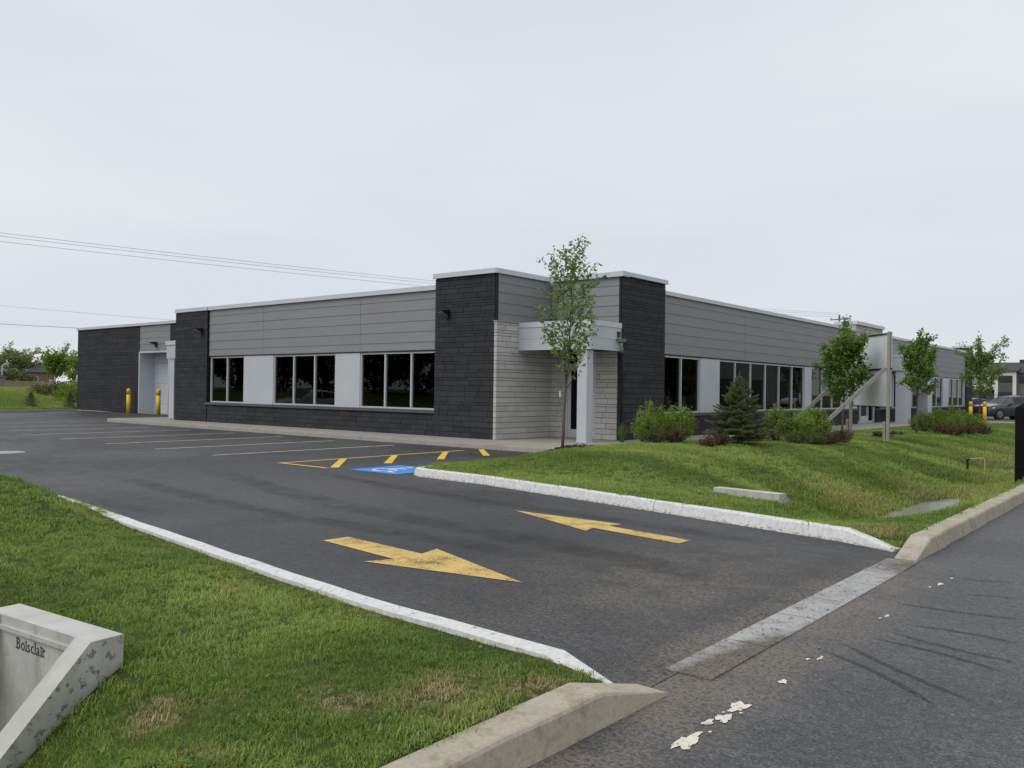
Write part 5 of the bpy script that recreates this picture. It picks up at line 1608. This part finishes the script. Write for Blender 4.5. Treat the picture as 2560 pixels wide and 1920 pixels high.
# long pale workshop across the road, mirrored by the right windows
ws = empty('workshop', (24, 75, 0), 'long pale grey workshop building across the road', 'building')
MB().box(20, 45, 30, 130, -0.1, 6.5).build('wall', simple('workshop_panel', (0.33, 0.34, 0.35), 0.7), ws)
MB().box(19.9, 45.1, 29.9, 130.1, 6.5, 7.0).build('parapet_cap', 'b_black', ws)
for yy in range(36, 126, 9):
    MB().box(19.93, 19.99, yy, yy + 4.2, 0.1, 3.4).build('garage_door', 'b_grey', ws)
c = copy_tree(pt); c.location = (14, 58, 0); c.scale = (0.7, 0.7, 0.7); c['label'] = 'dark tree on the verge in front of the pale workshop'; c['group'] = 'trees across the road'
c = copy_tree(pt); c.location = (13, 74, 0); c.scale = (0.75, 0.75, 0.75); c.rotation_euler.z = 2; c['label'] = 'dark tree on the verge in front of the pale workshop'; c['group'] = 'trees across the road'

# ================================================================== POWER LINE
def catenary(a, b, sag, n=24):
    a = Vector(a); b = Vector(b)
    return [a.lerp(b, t / n) - Vector((0, 0, sag * 4 * (t / n) * (1 - t / n))) for t in range(n + 1)]
PA = Vector((-33.6, 101.7, 0)); PB = Vector((-71.0, -10.0, 0))
def pole(P, label):
    r = empty('utility_pole', P, label, 'utility pole', 'wooden utility poles of the power line')
    MB().tube([(P.x, P.y, -0.2), (P.x, P.y, 11.0)], [0.17, 0.11], 10).build('pole', 'pole_wood', r, True)
    d = Vector((0.95, -0.32, 0))
    a, b = P - d * 1.25 + Vector((0, 0, 10.45)), P + d * 1.25 + Vector((0, 0, 10.45))
    MB().tube([a, b], 0.07, 6).build('crossarm', 'pole_wood', r)
    for t in (-1.15, 0.35, 1.15):
        c = P + d * t + Vector((0, 0, 10.5)); MB().lathe(c, [(0.05, 0), (0.07, 0.1), (0.03, 0.2)], 8).build('insulator', 'galv', r)
    return [P + d * t + Vector((0, 0, 10.72)) for t in (-1.15, 0.35, 1.15)]
wa = pole(PA, 'wooden utility pole with crossarm rising behind the building roof')
wb = pole(PB, 'wooden utility pole on the far side of the parking lot')
wa = [Vector((PA.x, PA.y, z_)) for z_ in (11.15, 10.95, 10.7)]
wb = [Vector((PB.x, PB.y, z_)) for z_ in (12.70, 12.48, 12.10)]
WR = simple('wire', (0.12, 0.12, 0.125), 0.6)
for i, (a, b) in enumerate(zip(wa, wb)):
    o = MB().tube(catenary(a, b, 1.15, 30), 0.011, 5).build('power_wire', WR)
    setp(o, ('topmost', 'middle one', 'lowest')[i] + ' of the three thin power wires sagging above the left facade', 'wire', 'power wires above the left facade')
for i, (a, b, lb, rr) in enumerate([((-100, 20, 10.2), (-60, 56, 6.6), 'upper faint wire ending behind the garage wing roof', 0.010), ((-100, 20, 7.95), (-60, 56, 6.1), 'lower dark wire ending behind the garage wing roof', 0.020)]):
    setp(MB().tube(catenary(a, b, 0.25, 16), rr, 5).build('telephone_wire', WR), lb, 'wire')

# ================================================================== CARS
M['tyre'] = simple('tyre', (0.015, 0.015, 0.016), 0.85)
M['rim'] = simple('alloy_rim', (0.35, 0.36, 0.37), 0.3, 0.8)
M['plastic'] = simple('dark_plastic', (0.02, 0.02, 0.022), 0.6)
M['lampglass'] = simple('headlight_glass', (0.75, 0.78, 0.8), 0.1)
M['red_lamp'] = simple('tail_lamp', (0.45, 0.01, 0.012), 0.2)
def paint(name, c):
    m, nt, b = nmat(name)
    b.inputs["Base Color"].default_value = (*c, 1); b.inputs["Roughness"].default_value = 0.35
    b.inputs["Coat Weight"].default_value = 0.8; b.inputs["Coat Roughness"].default_value = 0.05
    return m
def make_car(name, loc, rz, label, pmat, prof, L_, W_, belt, roofz, group=None, suv=False):
    """prof: list of (x, z_hood_or_belt, z_top, half-width factor); x from front(0) to rear(L)"""
    r = empty(name, loc, label, 'car', group, rz)
    mb = MB(); rows = []
    for (x, zb0, zb1, zt, wf) in prof:
        hw = W_ / 2 * wf
        ins = 0.20 * max(0, (zt - zb1)) / 0.6 if zt > zb1 + 0.02 else 0.02
        ring = [(hw * 0.86, zb0), (hw * 0.98, zb0 + 0.16), (hw, (zb0 + zb1) / 2 + 0.05), (hw * 0.97, zb1 - 0.06), (hw * 0.93, zb1), (hw * 0.93 - ins * 0.85, zt - 0.06), (hw * 0.93 - ins * 1.35, zt - 0.01), (0, zt + 0.015)]
        rows.append([(x - L_ / 2, y, z) for y, z in ring] + [(x - L_ / 2, -y, z) for y, z in ring[-2::-1]])
    m_ = len(rows[0])
    for rr_ in rows: mb.v += rr_
    for i in range(len(rows) - 1):
        for k in range(m_ - 1):
            mb.f.append((i * m_ + k, i * m_ + k + 1, (i + 1) * m_ + k + 1, (i + 1) * m_ + k))
        mb.f.append((i * m_ + m_ - 1, i * m_, (i + 1) * m_, (i + 1) * m_ + m_ - 1))
    mb.f.append(tuple(reversed(range(m_)))); mb.f.append(tuple((len(rows) - 1) * m_ + k for k in range(m_)))
    body = mb.build('body', pmat, r, True, local=True)
    body.data.set_sharp_from_angle(angle=R(38))
    # glass panels lie just outside the greenhouse faces between belt ring (4) and roof ring (5)
    def pan(i0, i1, k0, k1, nm, e=0.008, shrink=0.08):
        for sgn in ((1, -1) if k0 != 'f' else (1,)):
            a, b, c, d = rows[i0][k0], rows[i1][k0], rows[i1][k1], rows[i0][k1]
            P = [Vector(t) for t in (a, b, c, d)]; ce = sum(P, Vector()) / 4
            P = [p + (ce - p) * shrink for p in P]
            nrm = (P[1] - P[0]).cross(P[3] - P[0]).normalized()
            if nrm.y < 0: nrm = -nrm
            P = [p + nrm * e for p in P]
            if sgn < 0: P = [Vector((p.x, -p.y, p.z)) for p in P][::-1]
            MB().quad(*[tuple(p) for p in P]).build(nm, 'car_glass', r, local=True)
    gh = [i for i, p in enumerate(prof) if p[3] > p[2] + 0.3]
    for i in gh[:-1]: pan(i, i + 1, 4, 5, 'side_window')
    def cross(i0, i1, nm):
        a, b = rows[i0], rows[i1]
        lo = [Vector(a[7]), Vector(a[5])] ; hi = [Vector(b[7]), Vector(b[6])]
        y0 = a[5][1] * 0.95 if prof[i0][3] > prof[i0][2] + 0.1 else a[4][1] * 0.86; y1 = b[6][1] * 0.97
        P = [Vector((a[7][0], -y0, a[7][2])), Vector((a[7][0], y0, a[7][2])), Vector((b[7][0], y1, b[7][2])), Vector((b[7][0], -y1, b[7][2]))]
        ce = sum(P, Vector()) / 4; P = [p + (ce - p) * 0.06 for p in P]
        n_ = (P[1] - P[0]).cross(P[3] - P[0]).normalized()
        if n_.z < 0: n_ = -n_
        P = [p + n_ * 0.014 for p in P]
        MB().quad(*[tuple(p) for p in P]).build(nm, 'car_glass', r, local=True)
    cross(gh[0] - 1, gh[0], 'windscreen'); cross(gh[-1] + 1, gh[-1], 'rear_window')
    wr = 0.36 if suv else 0.315
    for x in (0.19 * L_, 0.79 * L_):
        for s_ in (1, -1):
            y = s_ * (W_ / 2 - 0.11)
            wl_ = MB().tube([(x - L_ / 2, y - 0.12, wr), (x - L_ / 2, y - 0.09, wr), (x - L_ / 2, y + 0.09, wr), (x - L_ / 2, y + 0.12, wr)], [wr * 0.9, wr, wr, wr * 0.9], 24).build('wheel', 'tyre', r, True, local=True)
            MB().tube([(x - L_ / 2, y + s_ * 0.115, wr), (x - L_ / 2, y + s_ * 0.128, wr)], [wr * 0.68, wr * 0.62], 20).build('rim', 'rim', wl_, local=True)
            MB().tube([(x - L_ / 2, s_ * (W_ / 2 - 0.2), wr + 0.02), (x - L_ / 2, s_ * (W_ / 2 * 1.004), wr + 0.02)], wr * 1.16, 24).build('wheel_arch', 'plastic', r, local=True)
    x0 = -L_ / 2
    fz_ = prof[1][2]
    for s_ in (1, -1):
        MB().hexa([(x0 + 0.10, s_ * W_ * 0.26, fz_ - 0.20), (x0 + 0.10, s_ * W_ * 0.42, fz_ - 0.17), (x0 + 0.42, s_ * W_ * 0.485, fz_ - 0.12), (x0 + 0.42, s_ * W_ * 0.40, fz_ - 0.2), (x0 + 0.10, s_ * W_ * 0.27, fz_ - 0.10), (x0 + 0.10, s_ * W_ * 0.43, fz_ - 0.08), (x0 + 0.48, s_ * W_ * 0.49, fz_ - 0.03), (x0 + 0.48, s_ * W_ * 0.40, fz_ - 0.06)]).build('headlight', 'lampglass', r, local=True)
        MB().box(-x0 - 0.22, -x0 + 0.012, s_ * W_ * 0.40 - 0.12, s_ * W_ * 0.40 + 0.12, prof[-2][2] - 0.28, prof[-2][2] - 0.06).build('tail_light', 'red_lamp', r, local=True)
        MB().box(-L_ * 0.13 - 0.1, -L_ * 0.13 + 0.1, s_ * (W_ / 2 + 0.07) - 0.08, s_ * (W_ / 2 + 0.07) + 0.08, belt, belt + 0.14).build('mirror', pmat, r, local=True)
    MB().box(x0 - 0.01, x0 + 0.2, -W_ * 0.40, W_ * 0.40, 0.22, 0.47).build('bumper_grille', 'plastic', r, local=True)
    MB().box(x0 + 0.02, x0 + 0.2, -W_ * 0.27, W_ * 0.27, fz_ - 0.22, fz_ - 0.12).build('grille', 'plastic', r, local=True)
    if suv:
        MB().box(-L_ * 0.28, L_ * 0.28, -W_ / 2 - 0.004, W_ / 2 + 0.004, 0.25, 0.38).build('side_cladding', 'plastic', r, local=True)
        for s_ in (1, -1): MB().tube([(-0.5, s_ * 0.58, roofz + 0.03), (1.3, s_ * 0.58, roofz + 0.03)], 0.02, 6).build('roof_rail', 'plastic', r, local=True)
    return r
SUV = [(0.0, 0.35, 0.72, 0.72, 0.78), (0.12, 0.25, 0.90, 0.92, 0.90), (0.5, 0.24, 0.98, 1.0, 0.98), (1.25, 0.24, 1.05, 1.10, 1.0), (2.05, 0.24, 1.06, 1.62, 1.0), (2.9, 0.24, 1.07, 1.69, 1.0), (3.7, 0.24, 1.08, 1.65, 1.0), (4.2, 0.26, 1.08, 1.52, 0.98), (4.5, 0.30, 1.0, 1.02, 0.92), (4.58, 0.38, 0.8, 0.8, 0.84)]
SED = [(0.0, 0.34, 0.60, 0.60, 0.76), (0.12, 0.22, 0.72, 0.74, 0.90), (0.5, 0.2, 0.82, 0.84, 0.98), (1.3, 0.2, 0.90, 0.94, 1.0), (2.15, 0.2, 0.92, 1.38, 1.0), (2.8, 0.2, 0.93, 1.45, 1.0), (3.4, 0.2, 0.94, 1.38, 1.0), (3.95, 0.22, 0.95, 1.26 + 0.02, 0.98), (4.3, 0.26, 0.95, 0.99, 0.94), (4.46, 0.36, 0.8, 0.8, 0.86)]
SUVG = 'cars parked in the far lot'
c_suv = make_car('parked_suv', (-11.0, 69.0, -0.02), R(52), 'dark grey suv with silver headlights parked next to the blue car', paint('graphite_paint', (0.05, 0.053, 0.058)), SUV, 4.58, 1.84, 1.0, 1.69, SUVG, True)
make_car('parked_car', (-14.3, 78.0, -0.02), R(90 + 125), 'blue sedan parked between the bollards and the dark suv', paint('blue_paint', (0.02, 0.022, 0.16)), SED, 4.46, 1.76, 0.92, 1.45, SUVG)
make_car('parked_car', (-16.4, 84.0, -0.02), R(90 + 125), 'second blue car half hidden behind the end of the building', paint('navy_paint', (0.03, 0.035, 0.13)), SED, 4.46, 1.76, 0.92, 1.45, SUVG)
make_car('parked_car', (-40.8, 7.4, 0.004), R(270), 'white sedan parked in the lot facing the windows', paint('white_car_paint', (0.72, 0.73, 0.75)), SED, 4.46, 1.76, 0.92, 1.45, 'cars mirrored in the windows')
make_car('parked_suv', (9.8, 98, -0.02), R(100), 'white suv parked across the road before the workshop', paint('white_suv_paint', (0.72, 0.73, 0.74)), SUV, 4.58, 1.84, 1.0, 1.69, 'cars mirrored in the windows', True)
make_car('parked_car', (3.6, 116, 0.0), R(95), 'silver sedan standing on the far road', paint('silver_paint', (0.45, 0.46, 0.48)), SED, 4.46, 1.76, 0.92, 1.45, 'cars mirrored in the windows')

# ================================================================== GRASS (geometry-node instances of small tufts)
def grass_mat(name):
    m, nt, b = nmat(name)
    at1 = N(nt, "ShaderNodeAttribute"); at1.attribute_type = 'INSTANCER'; at1.attribute_name = 'dry'
    at2 = N(nt, "ShaderNodeAttribute"); at2.attribute_type = 'INSTANCER'; at2.attribute_name = 'tone'
    isl = N(nt, "ShaderNodeNewGeometry").outputs["Random Per Island"]
    k = mth(nt, 'ADD', mth(nt, 'MULTIPLY', isl, 0.45), mth(nt, 'MULTIPLY', at2.outputs["Fac"], 0.6))
    c = ramp(nt, k, [(0.05, (0.09, 0.155, 0.030)), (0.5, (0.205, 0.295, 0.062)), (0.95, (0.40, 0.46, 0.15))])
    dr_ = ramp(nt, isl, [(0.0, (0.30, 0.23, 0.12)), (1.0, (0.62, 0.52, 0.33))])
    th = mth(nt, 'SUBTRACT', mth(nt, 'MULTIPLY', at1.outputs["Fac"], 1.5), isl)
    th = mth(nt, 'MULTIPLY', th, 4.0, True)
    c = mix(nt, th, c, dr_)
    nt.links.new(c, b.inputs["Base Color"])
    b.inputs["Roughness"].default_value = 0.5
    b.inputs["Specular IOR Level"].default_value = 0.3
    t = N(nt, "ShaderNodeBsdfTranslucent")
    nt.links.new(mix(nt, 1.0, c, (1.2, 1.3, 0.6), 'MULTIPLY'), t.inputs[0])
    mx = N(nt, "ShaderNodeMixShader"); mx.inputs[0].default_value = 0.3
    nt.links.new(b.outputs[0], mx.inputs[1]); nt.links.new(t.outputs[0], mx.inputs[2])
    nt.links.new(mx.outputs[0], nt.nodes["Material Output"].inputs[0])
    return m
M['grass'] = grass_mat('grass_blades')

def tuft_mesh(seed, nb_=26, rad=0.055, h=0.044, wd=0.0030):
    rs = np.random.RandomState(seed)
    V = []; F_ = []
    for k in range(nb_):
        p = rs.normal(0, rad * 0.55, 2); az = rs.uniform(0, 6.283); ln = rs.uniform(0.15, 0.95)
        hh = h * rs.uniform(0.45, 1.25); side = np.array([-math.sin(az), math.cos(az), 0]) * wd * rs.uniform(0.7, 1.3)
        dr_ = np.array([math.cos(az), math.sin(az), 0]) * hh * ln
        a = np.array([p[0], p[1], -0.01]); b = a + dr_ * 0.35 + np.array([0, 0, hh * 0.62]); c = a + dr_ * 1.05 + np.array([0, 0, hh * (1.05 - 0.3 * ln)])
        n0 = len(V); V += [a - side, a + side, b - side * 0.75, b + side * 0.75, c]
        F_ += [(n0, n0 + 1, n0 + 3, n0 + 2), (n0 + 2, n0 + 3, n0 + 4)]
    me = bpy.data.meshes.new('tuft'); me.from_pydata([tuple(v) for v in V], [], F_); me.update()
    me.materials.append(M['grass'])
    return me
tcol = bpy.data.collections.new('grass_tufts')
for i in range(4):
    o = bpy.data.objects.new('grass_tuft', tuft_mesh(100 + i)); tcol.objects.link(o)

def grass_field(name, pts, scale, dry, tone, label):
    n = len(pts)
    me = bpy.data.meshes.new(name)
    me.vertices.add(n); me.vertices.foreach_set("co", np.asarray(pts, np.float32).ravel())
    for nm, arr in (('gscale', scale), ('dry', dry), ('tone', tone)):
        a = me.attributes.new(nm, 'FLOAT', 'POINT'); a.data.foreach_set("value", np.asarray(arr, np.float32))
    me.update()
    o = bpy.data.objects.new(name, me); COL.objects.link(o)
    setp(o, label, 'grass', kind='stuff')
    ng = bpy.data.node_groups.new(name + '_nodes', 'GeometryNodeTree')
    ng.interface.new_socket('Geometry', in_out='INPUT', socket_type='NodeSocketGeometry')
    ng.interface.new_socket('Geometry', in_out='OUTPUT', socket_type='NodeSocketGeometry')
    gi = ng.nodes.new('NodeGroupInput'); go = ng.nodes.new('NodeGroupOutput')
    m2p = ng.nodes.new('GeometryNodeMeshToPoints')
    iop = ng.nodes.new('GeometryNodeInstanceOnPoints')
    ci = ng.nodes.new('GeometryNodeCollectionInfo')
    ci.inputs['Collection'].default_value = tcol
    ci.inputs['Separate Children'].default_value = True
    ci.inputs['Reset Children'].default_value = True
    iop.inputs['Pick Instance'].default_value = True
    rv = ng.nodes.new('FunctionNodeRandomValue'); rv.data_type = 'FLOAT_VECTOR'
    rv.inputs[0].default_value = (-0.12, -0.12, 0); rv.inputs[1].default_value = (0.12, 0.12, 6.283)
    na = ng.nodes.new('GeometryNodeInputNamedAttribute'); na.data_type = 'FLOAT'; na.inputs['Name'].default_value = 'gscale'
    l = ng.links.new
    l(gi.outputs[0], m2p.inputs['Mesh']); l(m2p.outputs['Points'], iop.inputs['Points'])
    l(ci.outputs[0], iop.inputs['Instance']); l(rv.outputs[0], iop.inputs['Rotation'])
    l(na.outputs[0], iop.inputs['Scale']); l(iop.outputs[0], go.inputs[0])
    md = o.modifiers.new('grass', 'NODES'); md.node_group = ng
    return o

def sample(rs, n, x0, x1, y0, y1, inside, dens):
    x = rs.uniform(x0, x1, n); y = rs.uniform(y0, y1, n)
    d = np.hypot(x, y)
    k = inside(x, y) & (rs.rand(n) < dens(d))
    return x[k], y[k], d[k]
rs = np.random.RandomState(9)
# near lawn: 560 tufts per square metre close by, thinning with distance
A_ = 14.0 * 9.0; top = 620
x, y, d = sample(rs, int(A_ * top), -16.4, -2.4, -3.5, 5.5, lambda x, y: (y < yk_left(x) + np.where(x < -9.3, 0.15, 0.03)) & (x < -2.435), lambda d: np.clip((4.2 / np.maximum(d, 0.1)) ** 1.35, 0, 1))
hx = ((x > -5.92) & (x < -4.60) & (y > 0.9) & (y < 2.35) & (np.abs(x + 5.28) < 0.60))
x, y, d = x[~hx], y[~hx], d[~hx]
patch = sum(a * np.exp(-(((x - px) / sx) ** 2 + ((y - py_) / sy) ** 2)) for px, py_, sx, sy, a in
            [(-2.82, 2.92, 0.22, 0.24, 1.0), (-2.58, 3.38, 0.16, 0.20, 1.1), (-3.15, 2.56, 0.24, 0.14, 0.8), (-2.95, 3.2, 0.2, 0.16, 0.7), (-2.5, 2.7, 0.06, 0.5, 0.4), (-4.02, 2.14, 0.16, 0.11, 1.25), (-3.76, 2.04, 0.15, 0.09, 1.2),
             (-3.62, 2.30, 0.14, 0.12, 0.45), (-5.53, 3.54, 0.14, 0.09, 0.9), (-3.12, 1.84, 0.25, 0.12, 0.45), (-9.5, 4.2, 0.5, 0.2, 0.35)])
dry = np.clip(patch * (0.1 + 1.9 * fbm(x, y, 4.0)) - 0.12, 0, 1)
edge = np.clip(1 - (yk_left(x) - y) / 0.22, 0, 1) * 0.45 * fbm(x + 5, y, 2.0)
dry = np.clip(dry + edge + 0.25 * np.clip(fbm(x, y, 1.1) - 0.58, 0, 1) * 3, 0, 1)
tone = np.clip(0.42 + 1.7 * (fbm(x, y, 0.9) - 0.5) + 0.5 * (fbm(x + 9, y, 4.0) - 0.5) + rs.normal(0, 0.08, len(x)), 0, 1)
sc_ = np.where(yk_left(x) - y < 0.25, 0.7, 1.0) * np.clip(0.85 + 0.12 * (d - 4) / 4, 0.85, 1.5) * rs.uniform(0.75, 1.25, len(x)) * (1 - 0.35 * dry) * (0.45 + 0.9 * fbm(x, y, 3.1)) * np.where(rs.rand(len(x)) < 0.02, 1.5, 1.0) * np.where(x > -2.5, 0.85, 1.0)
grass_field('lawn_grass_left', np.stack([x, y, h_left(x, y)], 1), sc_, dry, tone, 'short green grass of the foreground lawn with dry patches')
# island, ditch banks and verge
A_ = 9.2 * 46
x, y, d = sample(rs, int(A_ * 260), -11.5, -2.35, 9.2, 55.0, lambda x, y: (y > yk_right(x) - 0.03) & (x < -2.36) & (np.hypot(x + 10.83, y - 15.0) > 0.66) & (np.hypot((x + 10.5) / 0.6, (y - 14.55) / 0.6) > 0.9) & ~((x > -6.12) & (x < -4.95) & (np.abs(y - 12.6 + 0.1 * (x + 5.5)) < 0.16)),
                 lambda d: np.clip((11.0 / np.maximum(d, 0.1)) ** 1.15, 0, 1))
z = h_right(x, y)
k = z > -0.705
x, y, d, z = x[k], y[k], d[k], z[k]
steep = np.clip((0.05 - z) / 0.5, 0, 1)
dry = np.clip(0.55 * steep * (fbm(x, y, 1.6) - 0.38) * 2.2 + 0.3 * np.clip(fbm(x + 3, y, 0.7) - 0.55, 0, 1) * 2 + 0.7 * np.exp(-(((x + 2.75) / 0.3) ** 2 + ((y - 9.7) / 0.35) ** 2)), 0, 0.9)
tone = np.clip(0.50 + 1.9 * (fbm(x * 0.6, y, 0.9) - 0.5) + rs.normal(0, 0.08, len(x)), 0, 1)
sc_ = np.clip(1.15 + 0.045 * (d - 11), 1.15, 2.6) * rs.uniform(0.7, 1.3, len(x)) * (0.45 + 0.8 * fbm(x, y, 1.6)) * (1 + 0.5 * steep)
grass_field('lawn_grass_right', np.stack([x, y, z], 1), sc_, dry, tone, 'green grass of the mound, ditch banks and road verge')
# berm grass
x = rs.uniform(-80, -51.2, 26000); y = rs.uniform(2, 30, 26000)
k = ~((x > -51.6) & (y > 22))
x, y = x[k], y[k]
tone = np.clip(0.35 + 1.1 * (fbm(x, y, 0.35) - 0.3), 0, 1)
grass_field('berm_grass', np.stack([x, y, h_berm(x, y)], 1), rs.uniform(2.0, 4.2, len(x)), 0.35 * fbm(x, y, 0.3), tone, 'rough green grass covering the berm beyond the lot')

# ================================================================== loose grit along the gutter and kerbs, broad-leaved weeds in the lawn
rs = np.random.RandomState(21)
n = 5200
gx = np.concatenate([rs.normal(-2.25, 0.28, 2600), rs.normal(-3.6, 0.9, 1100), rs.uniform(-10.5, -2.6, 900), rs.uniform(-10.0, -2.6, 600)])
gy = np.concatenate([rs.uniform(3.9, 8.9, 2600) - np.abs(rs.normal(0, 0.3, 2600)), rs.normal(5.9, 0.8, 1100), np.zeros(900), np.zeros(600)])
gy[3700:4600] = np.interp(gx[3700:4600], krx, kry) - np.abs(rs.normal(0, 0.10, 900)) - 0.02
gy[4600:] = np.interp(gx[4600:], klx, kly) + np.abs(rs.normal(0, 0.10, 600)) + 0.02
k = (gy > yk_left(gx) + 0.24) & (gy < yk_right(gx) - 0.20) & ~((gx > -2.42) & ((gy < 4.1) | (gy > 8.7)) & (gx < -2.12)) & (gx < -1.2)
gx, gy = gx[k], gy[k]; n = len(gx)
sz_ = np.clip(rs.lognormal(-5.35, 0.45, n), 0.002, 0.013)
base = np.stack([gx, gy, np.full(n, 0.009)], 1)
off = rand_unit(rs, n * 4).reshape(n, 4, 3) * sz_[:, None, None]
off[:, :, 2] = np.abs(off[:, :, 2]) * 0.8
V = (base[:, None, :] + off).reshape(-1, 3)
i = np.arange(n) * 4
F_ = np.concatenate([np.stack([i, i + 1, i + 2], 1), np.stack([i, i + 2, i + 3], 1), np.stack([i, i + 3, i + 1], 1), np.stack([i + 1, i + 3, i + 2], 1)])
M['grit'] = brick_mat('loose_grit', (0.17, 0.155, 0.135), 0.6)
setp(nparr_obj('loose_grit', V, F_, 'grit'), 'loose grit and sand scattered along the gutter and kerbs', 'grit', kind='stuff')
# weeds
C = []
for k in range(210):
    x = rs.uniform(-12, -2.6); y = rs.uniform(1.2, 4.4)
    if y > yk_left(x) - 0.15 or (abs(x + 5.3) < 0.75 and y < 2.5): continue
    z = float(h_left(x, y)); r = rs.uniform(0.02, 0.055); m_ = rs.randint(6, 16)
    C.append(np.stack([x + rs.normal(0, r, m_), y + rs.normal(0, r, m_), np.full(m_, z + 0.028) + rs.normal(0, 0.006, m_)], 1))
C = np.concatenate(C)
V, F_ = leaf_mesh(rs, C, 0.032, -0.1, 0.62, 0.1)
M['weed'] = leaf_mat('weed_leaf', (0.07, 0.15, 0.03), (0.15, 0.26, 0.05), 0.3)
setp(nparr_obj('lawn_weeds', V, F_, 'weed'), 'broad leaved clover and weeds growing in the foreground lawn', 'weeds', kind='stuff')
